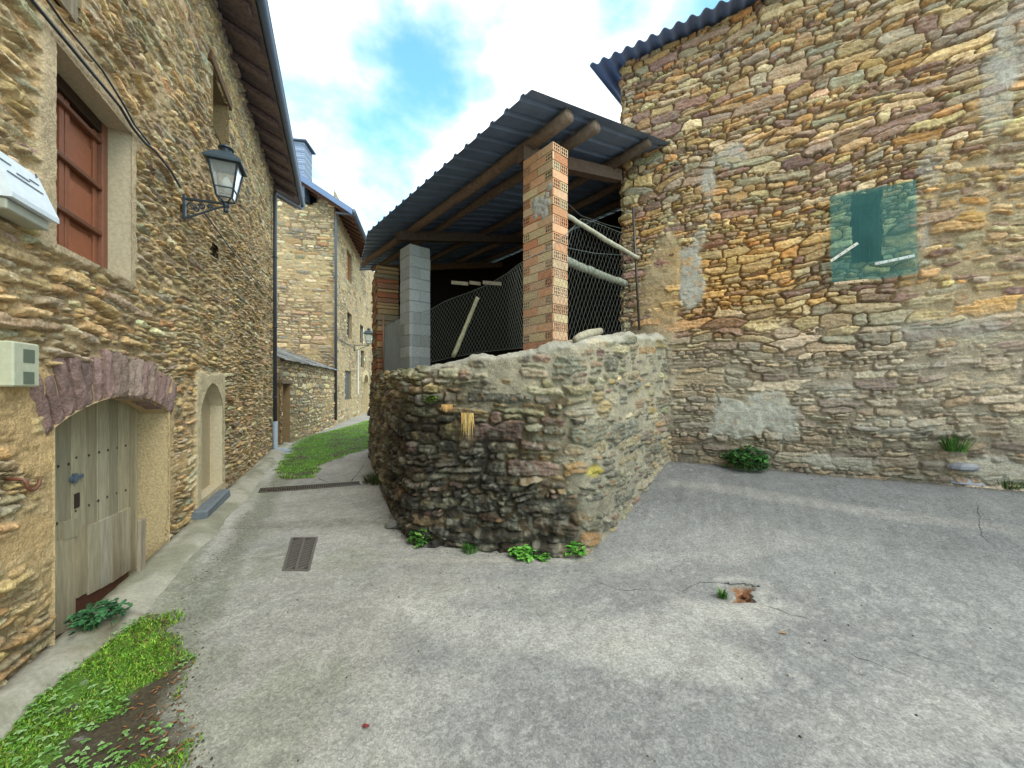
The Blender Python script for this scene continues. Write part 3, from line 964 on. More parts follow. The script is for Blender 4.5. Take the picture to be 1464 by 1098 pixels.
mb.tube([Vector((topw.x, topw.y, .80)), Vector((topw.x, topw.y, .12)), Vector((topw.x + .06, topw.y - .03, .05)), Vector((topw.x + .42, topw.y - .10, .035))], [.058, .058, .06, .075], 10, lin(150, 162, 176))
mb.build('pipe_shoe', M_METAL, dp, True)

# lantern -----------------------------------------------------------------
def lantern(base, arm_dir, side, L, scale, label, group, detail=True):
    """base on the wall, arm along arm_dir"""
    t = thing('wall_lantern', label, 'lantern', base, group)
    cM = lin(44, 54, 62)
    k = scale
    A = arm_dir; b = Vector(base)
    tip = b + A * L + UP * .085 * k
    mb = MB()
    mb.bbox(b - side * .03 * k - UP * .13 * k, side * .06 * k, A * .022 * k, UP * .26 * k, .005, cM)
    mb.tube([b + UP * .09 * k, b + A * L * .5 + UP * .10 * k, tip + UP * .02 * k], .014 * k, 6, cM)
    mb.tube([b - UP * .11 * k + A * .02 * k, b + A * L * .3 - UP * .06 * k, b + A * L * .7 + UP * .03 * k, tip], .010 * k, 6, cM)
    if detail:
        for (cx, r, z0_, tw) in ((.18, .045, -.035, 1), (.42, .034, -.022, -1), (.62, .024, -.012, 1), (.30, .028, -.06, -1)):
            c0 = b + A * L * cx + UP * (z0_ + .05 + .02 * cx) * k
            mb.tube([c0 + (A * math.cos(a_) * tw + UP * math.sin(a_)) * r * k * (1 - i / 26) for i, a_ in enumerate(np.linspace(0, 4.2 * math.pi * .75, 20))], .007 * k, 5, cM)
        mb.lathe(tip - UP * .05 * k, [(.004, -.03 * k), (.022 * k, -.015 * k), (.026 * k, 0), (.018 * k, .02 * k), (.03 * k, .05 * k), (.03 * k, .07 * k)], 10, cM)
    mb.build('bracket', M_METAL, t)
    # body: square tapering upwards, turned with the wall
    zb = .07 * k; zt = .43 * k; rb = .068 * k; rt = .128 * k
    def corner(i, r, z):
        sx, sy = ((1, 1), (1, -1), (-1, -1), (-1, 1))[i]
        return tip + A * sx * r + side * sy * r + UP * z
    mb = MB()
    for i in range(4):
        j = (i + 1) % 4
        mb.tube([tip + UP * .02 * k, corner(i, rb * .8, zb)], .007 * k, 4, cM)
        mb.tube([corner(i, rb, zb), corner(i, rt, zt)], .010 * k, 4, cM)
        mb.tube([corner(i, rb, zb), corner(j, rb, zb)], .009 * k, 4, cM)
        zm = zb + .10 * k; rm = rb + (rt - rb) * .10 / .36
        mb.tube([corner(i, rm, zm), corner(j, rm, zm)], .007 * k, 4, cM)
        mb.tube([corner(i, rt, zt), corner(j, rt, zt)], .012 * k, 4, cM)
    fr_ = mb.build('frame', M_METAL, t)
    mb = MB()
    for i in range(4):
        j = (i + 1) % 4
        f_ = .97
        mb.poly([corner(i, rb * f_, zb), corner(j, rb * f_, zb), corner(j, rt * f_, zt), corner(i, rt * f_, zt)], [(0, 1, 2, 3)], (1, 1, 1))
    mb.build('glass', M_GLASS, t)
    mb = MB()
    def ringp(r, z): return [corner(i, r, z) for i in range(4)]
    rs_ = [(rt + .036 * k, zt + .0), (rt + .040 * k, zt + .02 * k), (.09 * k, zt + .115 * k), (.055 * k, zt + .135 * k)]
    pts = sum((ringp(r, z) for r, z in rs_), [])
    fs = [(0, 3, 2, 1)]
    for q in range(len(rs_) - 1):
        for i in range(4):
            fs.append((q * 4 + i, q * 4 + (i + 1) % 4, q * 4 + 4 + (i + 1) % 4, q * 4 + 4 + i))
    mb.poly(pts, fs, lin(58, 72, 82))
    mb.lathe(tip + UP * (zt + .135 * k), [(.06 * k, 0), (.048 * k, .02 * k), (.05 * k, .045 * k), (.075 * k, .05 * k), (.07 * k, .065 * k), (.03 * k, .085 * k), (.012 * k, .10 * k), (.006 * k, .115 * k)], 12, lin(50, 62, 72))
    mb.build('hood', M_METAL, t)
    if detail:
        mb = MB(); mb.lathe(tip + UP * .12 * k, [(.02 * k, .2 * k), (.03 * k, .18 * k), (.055 * k, .12 * k), (.05 * k, .06 * k), (.02 * k, .02 * k)], 10, lin(214, 214, 206)); mb.build('bulb', M_PAINT, t, True)
    return t
base = LW(262, 296, .02)
lantern(base, LN, LD, .385, 1.05, 'large black wall lantern with four glass sides on a scrolled bracket', 'street lanterns on the house walls')

# cables along the wall
def cable(pts, off, r, label, name='cable'):
    mb = MB()
    P_ = [LW(px, py, off) for px, py in pts]
    mb.tube(P_, r, 5, lin(44, 42, 42))
    o = mb.build(name, M_METAL, None, True)
    return tag(o, label, 'cable')
cable([(30, -30), (45, 0), (80, 42), (105, 72), (128, 100), (150, 126), (172, 153), (189, 182), (205, 202), (222, 216), (245, 245), (258, 268)], .045, .012, 'thick black cable running down the wall above the big window to the lantern')
cable([(60, -10), (90, 32), (118, 66), (146, 100), (176, 148), (192, 178), (214, 206)], .05, .008, 'thin black cable looped beside the thicker cable over the window')
cable([(292, 305), (310, 328), (330, 356), (352, 384), (374, 410), (391, 431)], .035, .009, 'dark cable slanting down from the lantern to the downpipe')

# meter box and junction box, iron hook
t = thing('meter_box', 'white plastic meter box with sloping lid fixed high beside the big window', 'box', LW(50, 290, 0))
b0, b1 = LS(4, .125), LS(75, .125)
za, zb_ = LW(50, 253, .04).z + .01, LW(75, 308, .125).z - .085
prof = [(.0, za), (.05, za), (.145, zb_ + .055), (.145, zb_ + .03), (.10, zb_)]
mb = MB()
pr = [(.0, za), (.04, za), (.125, zb_ + .085), (.125, zb_ + .06), (0, zb_ + .055)]
n = len(pr)
mb.poly([LP(b0, z, h) for h, z in pr] + [LP(b1, z, h) for h, z in pr], [(i, (i + 1) % n, n + (i + 1) % n, n + i) for i in range(n)] + [tuple(range(n)), tuple(range(2 * n - 1, n - 1, -1))], lin(226, 232, 238))
mb.build('lid', M_METAL, t)
mb = MB(); mb.bbox(LP(b0 + .01, zb_, 0), LD * (b1 - b0 - .04), LN * .10, UP * .054, .006, lin(168, 166, 150)); mb.build('base', M_METAL, t)
mb = MB()
def lidp(f, s, up=.003):
    h = .04 + .085 * f; z = za + (zb_ + .085 - za) * f
    return LP(s, z + up, h + up)
for (s0_, s1_, f_) in ((b1 - .30, b1 - .05, .50), (b1 - .36, b1 - .24, .26), (b1 - .22, b1 - .13, .38), (b1 - .12, b1 - .05, .30)):
    p, q_ = lidp(f_, s0_), lidp(f_, s1_)
    mb.tube([p, q_], .0028, 4, lin(110, 114, 120))
for s_ in (b1 - .03, b1 - .30):
    mb.tube([lidp(.08, s_), lidp(-.03, s_ + .012)], .004, 4, lin(96, 92, 90))
mb.build('seams', M_METAL, t)
t = thing('junction_box', 'small pale plastic junction box with two dark cut-outs at the left edge', 'box', LW(20, 520, 0))
j0, j1 = LS(-8), LS(33); zj0, zj1 = Z(553, 33), Z(492, 33)
mb = MB(); mb.bbox(LP(j0, zj0, -.01), LD * (j1 - j0), LN * .075, UP * (zj1 - zj0), .008, lin(190, 190, 164)); mb.build('case', M_PAINT, t)
for (a, b, c_, d_) in ((.35, .92, .55, .98), (.35, .90, .06, .46)):
    mb = MB(); sa = j0 + (j1 - j0) * a; sb_ = j0 + (j1 - j0) * b
    mb.bbox(LP(sa, zj0 + (zj1 - zj0) * c_, .0655), LD * (sb_ - sa) * .75, LN * .002, UP * (zj1 - zj0) * (d_ - c_) * .7, .001, lin(104, 112, 96))
    mb.build('cutout', M_PAINT, t)
mb = MB()
hk = LW(22, 690, .0)
pts = [hk - LD * .035 + UP * .03 - LN * .02, hk - LD * .035 + LN * .05 + UP * .02]
for i in range(9):
    a = math.pi * i / 8
    pts.append(hk + LN * .06 + LD * (-.035 + .05 * (1 - math.cos(a)) ) - UP * .05 * math.sin(a))
mb.tube(pts, .009, 7, lin(116, 72, 54))
tag(mb.build('iron_hook', M_METAL, None, True), 'rusty iron hook sticking out of the wall left of the stable door', 'hook')
mb = MB()
pb = LP(LS(190), .0, .02)
mb.bbox(LP(LS(191) , .06, .015), LD * .075 + LN * .01, LN * .025, UP * .46 + LD * .02, .004, lin(150, 136, 116))
tag(mb.build('leaning_board', M_WOOD), 'short grey board leaning beside the right edge of the stable door', 'board')

# concrete kerb strip along the house
mb_s = np.arange(1.15, LEND + 1.0, .02)
cs = np.array([-.012, 0, .06, .12, .18, .24, .29, .34, .40, .46, .52])
Sg, Cg = np.meshgrid(mb_s, cs)
edge = .40 - .20 * sstep(Sg, 2.3, 1.6) + (fbm(Sg * 1.5, Sg * 0 + 3, 301, 3) - .5) * .12
zt_ = .09 + .02 * (fbm(Sg * 2, Cg * 4, 303, 3) - .5) + .05 * sstep(Sg, 2.2, 1.2)
prof_ = 1 - sstep(Cg, edge * .45, edge * 1.12)
Zk = -.03 + (zt_ + .03) * prof_ + (fbm(Sg * 14, Cg * 14, 305, 3) - .5) * .014
Zk[0] = -.4
Pk = np.empty(Sg.shape + (3,))
for k in range(3): Pk[..., k] = LO[k] + LD[k] * Sg + LN[k] * (Cg - .01)
Pk[..., 2] += Zk
Ck = np.ones(Pk.shape) * np.array(lin(166, 160, 144))
mm = sstep(fbm(Sg * 2.2, Cg * 5, 307, 4), .48, .66)[..., None] * .6
Ck = Ck * (1 - mm) + mm * np.array(lin(118, 116, 92))
mm = sstep(fbm(Sg * 5, Cg * 9, 309, 4), .5, .7)[..., None] * .5 * (Sg < 2.4)[..., None]
Ck = Ck * (1 - mm) + mm * np.array(lin(110, 96, 74))
Ck = Ck * (.78 + .44 * fbm(Sg * 10, Cg * 10, 311, 4))[..., None]
o = grid_obj('kerb', Pk, Ck, np.ones((len(cs) - 1, len(mb_s) - 1), bool), M_CONC)
tag(o, 'pale concrete kerb strip along the foot of the left house', 'kerb', None, 'structure')

# ------------------------------------------------------------------ right barn
barn = thing('stone_barn', 'big windowless-looking stone barn on the right with a corrugated roof', 'barn', RP(2, .5))
PAL_R = [(188, 164, 126, 4.5), (174, 160, 136, 3.8), (158, 150, 136, 2.6), (186, 146, 100, 1.0), (150, 126, 116, 2.0), (204, 186, 154, 2.2), (158, 151, 132, 1.2), (182, 152, 112, 3), (144, 127, 112, 1.8), (134, 110, 104, 1.0)]
nw_ = (RS(1185), RS(1307), RW(1195, 405).z, RW(1185, 283).z)
wo = (RS(1217), RS(1262), RW(1217, 378).z, RW(1217, 279).z)
def right_flush(U, V):
    n = fbm(U * .9, V * .9, 401, 4) - .5
    f = .0 + n * .3
    low = sstep(V + n * 1.6, 2.9, 1.7)
    f = np.maximum(f, low * (.36 + n * .5))
    f = np.maximum(f, .55 * sstep(U + n * 1.6 - (V - 3) * .05, 3.2, 4.0) * sstep(V, 5.6, 3.2))
    # cement run beside the shed
    f = np.maximum(f, 1.1 * sstep(np.abs(U - .62 - (V - 3) * .10) + n * .5, .34, .12) * sstep(V, .9, 1.3) * sstep(V, 4.4, 3.8))
    return f
def right_post(U, V, H, C, fl):
    n = fbm(U * 3, V * 3, 411, 4) - .5
    def smear(m, level, colr, k=.010):
        nonlocal H, C
        r_ = (fbm(U * 18, V * 18, 413, 4) - .5) * k * 2
        H = H * (1 - m) + np.maximum(H * .35, level + r_) * m
        m = m * (.35 + .65 * sstep(fbm(U * 14, V * 18, 417, 4), .30, .5))
        cc = np.array(colr) * (.74 + .52 * fbm(U * 8, V * 8, 415, 4))[..., None]
        C = C * (1 - m[..., None]) + cc * m[..., None]
    # stones of the lower half are washed over with lime: paler and greyer
    C = C * np.array((1.08, .995, .87))
    lo = sstep(V + n * .9, 3.0, 2.0)[..., None] * .32
    C = C * (1 - lo) + lo * np.array(lin(150, 136, 112)) * (.75 + .5 * fbm(U * 9, V * 20, 419, 4))[..., None]
    # rusty orange zone left of the netting, olive/grey foot
    z_ = sstep(np.hypot((U - 1.45) / 1.35, (V - 3.15) / 1.15) + n * .9, 1.0, .3)[..., None] * .75
    C = C * (1 - z_) + z_ * C * np.array((1.22, .94, .56))
    z_ = sstep(V + n * .7, 1.5, .75)[..., None] * .75
    C = C * (1 - z_) + z_ * C * np.array((.60, .60, .58))
    lg = sstep(V + n * .9, 2.9, 1.9)[..., None] * .40
    C = C * (1 - lg) + lg * C.mean(-1, keepdims=True) * np.array((1.06, 1.0, .90))
    # patches of cement
    def at_r(px, py):
        p = RW(px, py); return (p - RK).dot(RD), p.z
    for (px, py, ru, rv, a) in ((985, 400, .17, .42, .95), (1015, 270, .13, .42, .85), (1040, 225, .20, .14, .7), (1000, 335, .10, .2, .7), (1075, 590, .46, .34, 1.0), (1120, 610, .25, .26, .9), (1180, 660, .5, .10, .6), (1425, 130, .12, .6, .6), (1450, 60, .14, .4, .6),
                                (1330, 240, .12, .3, .5), (1350, 470, .4, .16, .45), (1200, 560, .3, .10, .4), (1290, 610, .5, .1, .4), (1400, 670, .4, .12, .6), (940, 230, .18, .05, .6), (1320, 340, .10, .24, .6)):
        cu, cv = at_r(px, py)
        d = np.hypot((U - cu) / ru, (V - cv) / rv)
        smear(sstep(d + n * 1.8, 1.15, .6) * a, .004, lin(168, 164, 152))
    # old roof line: slanted ledge of slate
    return H, C
BEZ = CH + 5.17
us = np.arange(-.02, 6.2, .0105)
vv = np.arange(.2, 7.12, .0105)
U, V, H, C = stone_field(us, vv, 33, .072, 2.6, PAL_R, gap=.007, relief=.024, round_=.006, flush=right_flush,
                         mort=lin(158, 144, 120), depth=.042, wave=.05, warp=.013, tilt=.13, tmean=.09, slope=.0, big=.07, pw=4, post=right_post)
# rough corner
edge = (fbm(V * 9, V * 0 + 1, 421, 3) - .5) * .10
P = np.empty(U.shape + (3,))
Us = U + (1 - sstep(U, 0, .25)) * edge
rnd = -(1 - sstep(U, -.02, .05)) * .05
for k in range(3): P[..., k] = RK[k] + RD[k] * Us + RN[k] * (H + rnd)
P[..., 2] += V
Uc = (U[:-1, :-1] + U[1:, 1:]) / 2; Vc = (V[:-1, :-1] + V[1:, 1:]) / 2
wob = (vnoise(Vc * 14, Vc * 0, 423) - .5) * .03
keep = (Vc < BEZ - .02 + .052 * Uc) & ~((Uc > wo[0] + wob) & (Uc < wo[1] + wob) & (Vc > wo[2]) & (Vc < wo[3]))
grid_obj('wall', P, C, keep, M_STONE, barn)
# return wall round the corner
us2 = np.arange(0, 5, .03); vv2 = np.arange(.2, 6.66, .03)
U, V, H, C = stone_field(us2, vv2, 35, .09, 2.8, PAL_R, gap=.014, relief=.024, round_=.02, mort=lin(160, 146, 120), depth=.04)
RB = Vector((.4856, .8742, 0))
P = np.empty(U.shape + (3,))
for k in range(3): P[..., k] = RK[k] + RB[k] * U - RD[k] * (H + .0)
P[..., 2] += V
grid_obj('side_wall', P, C, np.ones((len(vv2) - 1, len(us2) - 1), bool), M_STONE, barn)
mb = MB(); mb.box(RP(.1, .2, -.45), RD * 9, RB * 4.5, UP * 6.6, lin(20, 18, 16)); mb.build('light_block', M_DARK, barn)  # unseen box added inside the barn to stop light leaking
mb = MB(); mb.box(RP(6.2, .2, -.02), RD * 4, RB * .4, UP * 6.7, lin(160, 142, 110)); mb.build('front_wall', M_STONE, barn)
win = recess(barn, RP, wo[0] - .02, wo[1] + .02, wo[2] - .01, wo[3] + .01, .4, M_STONE, lin(120, 104, 80), lin(10, 10, 10), 'window', front=-.03)
# corrugated roof
def wavy(p0, du, dv, nlen, amp, lam, c, thick=.008, per=8):
    """sheet: waves run across du (m along), dv the other edge vector"""
    mb = MB()
    L_ = du.length; u_ = du / L_; nrm = u_.cross(dv.normalized()); nrm = nrm if nrm.z > 0 else -nrm
    m = int(L_ / lam * per)
    top = []; 
    for i in range(m + 1):
        x_ = L_ * i / m
        h_ = amp * math.sin(2 * math.pi * x_ / lam)
        for f_ in (0, 1):
            for th in (0, thick):
                top.append(p0 + u_ * x_ + dv * f_ + nrm * (h_ + th))
    fs = []
    for i in range(m):
        a = i * 4; b = a + 4
        fs += [(a, b, b + 2, a + 2), (a + 1, a + 3, b + 3, b + 1), (a, a + 1, b + 1, b), (a + 2, b + 2, b + 3, a + 3)]
    mb.poly(top, fs, c)
    return mb
BEZ = CH + 5.17
bs = .5
p0 = RP(-.42, BEZ - .08, .30)
mb = wavy(p0, RD * 9.5 + UP * .5, RB * 5.0 + UP * 5.0 * .36, 0, .028, .177, lin(104, 116, 142), per=10)
mb.build('roof', M_SHEET, barn, True)
# netting over the slit window, with its battens
t = thing('window_net', 'green mesh netting stapled over the slit window of the barn wall', 'netting', RP((nw_[0] + nw_[1]) / 2, nw_[2]))
nu, nv_ = 26, 34
mbn = MB(); pts = []
for j in range(nv_ + 1):
    for i in range(nu + 1):
        a, b = i / nu, j / nv_
        ed = .012 * (vnoise(np.array(b * 9.), np.array(3.), 5) - .5) if i in (0, nu) else 0
        pts.append(RP(nw_[0] + (nw_[1] - nw_[0]) * a + ed + .02 * (1 - b), nw_[2] + (nw_[3] - nw_[2]) * b + .01 * math.sin(a * 7), .040 + .010 * float(fbm(np.array(a * 4.), np.array(b * 4.), 7, 3))))
# woven threads as fine tubes are below a pixel: a translucent weave sheet plus the heavier warp threads
mbn.poly(pts, [(j * (nu + 1) + i, j * (nu + 1) + i + 1, (j + 1) * (nu + 1) + i + 1, (j + 1) * (nu + 1) + i) for j in range(nv_) for i in range(nu)], (1, 1, 1))
weave = mbn.build('weave', M_NET, t, True)
mb = MB()
for i in range(0, nu + 1, 3):
    mb.tube([pts[j * (nu + 1) + i] + RN * .002 for j in range(0, nv_ + 1, 2)], .0010, 3, lin(60, 130, 122), cap=False)
mb.build('threads', M_PAINT, t)
def batten(a, b, c, nm='batten'):
    mb = MB()
    p, q_ = RW(*a, .075), RW(*b, .075)
    d = (q_ - p); n_ = d.normalized().cross(RN)
    mb.bbox(p - n_ * .016, d, n_ * .032, RN * .018, .004, c)
    for f_ in (.12, .35, .6, .85):
        mb.lathe(p + d * f_ + RN * .018, [(.006, 0), (.005, .003)], 6, lin(60, 54, 48), axis=RN.copy())
    mb.build(nm, M_WOOD, t)
batten((1187, 374), (1226, 348), lin(214, 208, 194)); batten((1250, 378), (1307, 366), lin(196, 200, 196)); batten((1192, 406), (1241, 401), lin(206, 178, 146))

# ------------------------------------------------------------------ low yard wall
def smooth_path(pts, r=3):
    p = [Vector((x, y, z)) for x, y, z in pts]
    for _ in range(r):
        q = [p[0]]
        for a, b in zip(p[:-1], p[1:]):
            q += [a * .75 + b * .25, a * .25 + b * .75]
        q.append(p[-1]); p = q
    return p
# (x, y, top)
ctrl = [(2.62, 6.0, CH + .80), (2.30, 5.62, CH + .78), (1.75, 4.95, CH + .72), (1.15, 4.22, CH + .60), (.88, 3.90, CH + .53), (.66, 3.74, CH + .49), (.40, 3.77, CH + .43), (-.2, 3.86, CH + .36),
        (-.72, 3.95, CH + .27), (-1.02, 4.02, CH + .22), (-1.22, 4.30, CH + .22), (-1.42, 4.72, CH + .20), (-2.0, 6.0, CH + .25), (-2.72, 7.6, CH + .34), (-3.35, 9.0, CH + .36), (-3.6, 9.6, CH + .36)]
path = smooth_path(ctrl)
seg = np.cumsum([0] + [(Vector((b.x, b.y, 0)) - Vector((a.x, a.y, 0))).length for a, b in zip(path[:-1], path[1:])])
Ltot = seg[-1]
sarr = np.arange(0, Ltot, .0115)
px_ = np.interp(sarr, seg, [p.x for p in path]); py_ = np.interp(sarr, seg, [p.y for p in path]); pt_ = np.interp(sarr, seg, [p.z for p in path])
dx_ = np.gradient(px_); dy_ = np.gradient(py_); ln_ = np.hypot(dx_, dy_)
k_ = np.ones(41) / 41
dxs = np.convolve(np.pad(dx_ / ln_, 20, 'edge'), k_, 'valid'); dys = np.convolve(np.pad(dy_ / ln_, 20, 'edge'), k_, 'valid')
ln_ = np.hypot(dxs, dys); dxs /= ln_; dys /= ln_
nxp, nyp = -dys, dxs             # left normal of direction C->A ... points outward (towards the camera)
if (nxp[len(sarr) // 3] * -px_[len(sarr) // 3] + nyp[len(sarr) // 3] * -py_[len(sarr) // 3]) < 0: nxp, nyp = -nxp, -nyp
PAL_W = [(146, 134, 110, 3), (132, 126, 110, 3.4), (114, 110, 100, 3), (132, 110, 102, 1.2), (122, 102, 96, .6), (156, 138, 106, 1.6), (100, 96, 88, 2.6), (164, 156, 134, 1.2), (146, 118, 86, .6)]
def path_s(px):
    """arc length where the wall front is seen at a photo column"""
    r = (px - CX) / F
    d = np.abs(px_ / py_ - r)
    return sarr[int(np.argmin(d))]
sB, sA = path_s(838), path_s(592)
def yard_flush(U, V):
    n = fbm(U * 1.1, V * 1.1, 501, 4) - .5
    f = .05 + n * .5
    f = np.maximum(f, (.52 + n * .6) * sstep(U + n * 1.2, sB + .35, sB - .25))          # pointed right end
    f = np.maximum(f, (.5 + n * .5) * sstep(V + n * .8, 1.35, 1.75) * sstep(U, sA + .2, sA - .6))
    return f
def yard_post(U, V, H, C, fl):
    n = fbm(U * 2.2, V * 2.2, 511, 4) - .5
    top = np.interp(U[0], sarr, pt_)[None, :]
    C = C * np.array((1.0, .97, .91))
    # black damp moss on the lower left
    mk = sstep(U + n * 1.6 - (V * .3), sB - .35, sB + .45) * sstep(V + n * .9, 1.75, 1.1) * sstep(U, sA + 2.6, sA + .8)
    mk = np.maximum(mk, .85 * sstep(U, sA - .6, sA - .1) * sstep(U, sA + 1.6, sA + .3) * sstep(V + n * .6, 1.75, 1.2))
    mk = mk * (.5 + .5 * sstep(fbm(U * 13, V * 13, 513, 4), .34, .52))
    C = C * (1 - mk[..., None] * .88) + mk[..., None] * .88 * np.array(lin(40, 37, 32))
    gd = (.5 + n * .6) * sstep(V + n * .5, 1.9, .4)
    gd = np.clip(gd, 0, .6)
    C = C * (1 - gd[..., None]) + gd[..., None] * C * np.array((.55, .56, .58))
    gl = sstep(fbm(U * 15, V * 15, 517, 4), .56, .7) * sstep(V, 1.7, .8) * .35
    C = C * (1 - gl[..., None]) + gl[..., None] * np.array(lin(150, 146, 132))
    ye = sstep(np.hypot((U - (sB - .12)) / .16, (V - .80) / .08) + n * 1.4, 1.0, .4) * .7
    C = C * (1 - ye[..., None]) + ye[..., None] * np.array(lin(178, 160, 62))
    # cement coping: everything above the top and 6 cm below
    cp = sstep(V + n * .16, top - .10, top - .03) * sstep(U + n, sA + .4, sA - .3)
    cc = np.array(lin(158, 152, 138)) * (.7 + .6 * fbm(U * 7, V * 7, 519, 4))[..., None]
    H = H * (1 - cp) + ((fbm(U * 8, V * 8, 521, 4) - .5) * .05 + .008) * cp
    C = C * (1 - cp[..., None]) + cc * cp[..., None]
    gm = sstep(V + n * .3, top - .22, top + .05) * sstep(U, sA - .5, sA) * sstep(fbm(U * 6, V * 6, 523, 4), .42, .6) * .7
    C = C * (1 - gm[..., None]) + gm[..., None] * np.array(lin(72, 84, 48))
    return H, C
vv = np.arange(-.3, CH + 1.35, .0115)
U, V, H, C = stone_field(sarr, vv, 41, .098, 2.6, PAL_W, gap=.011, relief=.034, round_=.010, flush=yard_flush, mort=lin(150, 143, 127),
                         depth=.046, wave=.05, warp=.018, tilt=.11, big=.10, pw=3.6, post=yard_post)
TOP = pt_[None, :] + (fbm(U * 4, U * 0 + 2, 531, 4) - .5) * .12
over = np.maximum(0, V - TOP)
zz = np.minimum(V, TOP)
rr = .05
# round the shoulder
batter = .05 * np.clip(1 - V / 2.0, 0, 1)
outw = np.where(over > 0, -over, 0) + H * np.where(over > 0, .2, 1) + batter - .06 * sstep(V, TOP - .10, TOP) ** 2
P = np.empty(U.shape + (3,))
P[..., 0] = px_[None, :] + nxp[None, :] * outw
P[..., 1] = py_[None, :] + nyp[None, :] * outw
P[..., 2] = zz + np.where(over > 0, H * .8 - over * .08, 0)
keep = (over[:-1, :-1] < .50)
yard = thing('yard_wall', 'low rounded stone wall with black moss stains and cement coping under the open shed', 'wall', (.3, 3.9, 0))
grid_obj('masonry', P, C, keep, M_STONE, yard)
# back of the wall
mb = MB()
st_ = 30
for i in range(0, len(sarr) - st_, st_):
    j = i + st_
    a = Vector((px_[i] - nxp[i] * .46, py_[i] - nyp[i] * .46, 0)); b = Vector((px_[j] - nxp[j] * .46, py_[j] - nyp[j] * .46, 0))
    mb.poly([a, b, b + UP * (pt_[j] - .01), a + UP * (pt_[i] - .01)], [(0, 1, 2, 3)], lin(120, 110, 92))
mb.build('back_face', M_STONE, yard)
# drooping log end on the coping
mb = MB()
p, q_ = at(822, 486, 4.02), at(842, 477, 4.25)
mb.tube([p, p * .6 + q_ * .4 + UP * .01, q_, q_ + (q_ - p) * .9 - UP * .03], [.035, .045, .05, .04], 9, lin(158, 150, 130))
tag(mb.build('log_stub', M_BEAM, None, True), 'short weathered log end lying on the coping right of the brick pillar', 'log')

# ------------------------------------------------------------------ open shed
shed = thing('open_shed', 'open lean-to shed with haze-tinted corrugated metal roof on brick and block pillars', 'shed', SP(2.3, .6, CH))
# roof sheet
lam = .26
xs_ = [0, .10, .125, .165, .19]
plist = []
p = -.0
while p < 8.0:
    for k, x_ in enumerate(xs_):
        plist.append((p + x_, 0.0 if k in (0, 1, 4) else .034))
    p += lam
mb = MB()
pts = []; fs = []
def q_start(p): return 0.0 if p < 4.59 else (p - 4.59) * .287
def q_end(p): return 3.02 if p < .92 else 5.4
for (p, h) in plist:
    if p > 7.80: break
    qa, qb = q_start(p), q_end(p)
    for q in np.linspace(qa, qb, 6):
        dz = .012 * math.sin(p * 3.1) * math.sin(q * 2.3)
        pts.append(SP(p, q, roof_z(q) + h + dz))
n = len(pts) // 6
lowpts = [pt - UP * .004 for pt in pts]
for i in range(n - 1):
    for k in range(5):
        a = i * 6 + k; b = a + 6
        fs.append((a, a + 1, b + 1, b))
mb.poly(pts, fs, lin(110, 128, 156))  # blue of the lens haze is put into the sheet's colour
mb.build('roof', M_SHEET, shed)
# timber
cT = lin(112, 84, 66)
def log(parent, a, b, r0, r1, c, name='purlin', n=9, seed=0, wob=.03, mat=None):
    mb = MB(); a, b = Vector(a), Vector(b)
    rg = random.Random(seed)
    m = 16
    pts = []; rs = []
    o1 = (b - a).orthogonal().normalized()
    for i in range(m + 1):
        f_ = i / m
        pts.append(a.lerp(b, f_) + UP * wob * (rg.uniform(-.5, .5)) - UP * wob * 1.2 * math.sin(math.pi * f_) + o1 * wob * rg.uniform(-.4, .4))
        rs.append((r0 + (r1 - r0) * f_) * rg.uniform(.9, 1.1))
    mb.tube(pts, rs, n, c)
    return mb.build(name, mat or M_BEAM, parent, True)
for k, (q, pa, pb_, r_) in enumerate(((.64, .06, 7.3, .075), (1.14, .06, 7.4, .07), (2.34, .05, 7.5, .07), (3.35, .95, 7.6, .07), (4.35, 1.3, 7.7, .07))):
    qe = q
    b_p = min(pb_, 4.59 + q / .287 - .1)
    log(shed, SP(pa, q, roof_z(q) - r_ - .012), SP(b_p, q, roof_z(q) - r_ - .012), r_ * 1.05, r_ * .9, [lin(122, 104, 90), lin(114, 98, 86), lin(98, 84, 72)][k % 3], 'purlin', seed=k)
def rafter(p, q0, q1, wd, ht, drop, c):
    mb = MB()
    z0, z1 = roof_z(q0) - .15 - drop, roof_z(q1) - .15 - drop
    mb.hexa([SP(p, q0, z0 - ht), SP(p + wd, q0, z0 - ht), SP(p + wd, q1, z1 - ht), SP(p, q1, z1 - ht), SP(p, q0, z0), SP(p + wd, q0, z0), SP(p + wd, q1, z1), SP(p, q1, z1)], c)
    return mb.build('rafter', M_BEAM, shed)
rafter(.66, .50, 2.6, .13, .17, .0, lin(104, 86, 76))
rafter(3.95, .36, 5.0, .14, .17, .0, lin(86, 74, 66))
rafter(6.6, .95, 5.0, .14, .15, .0, lin(130, 104, 78))
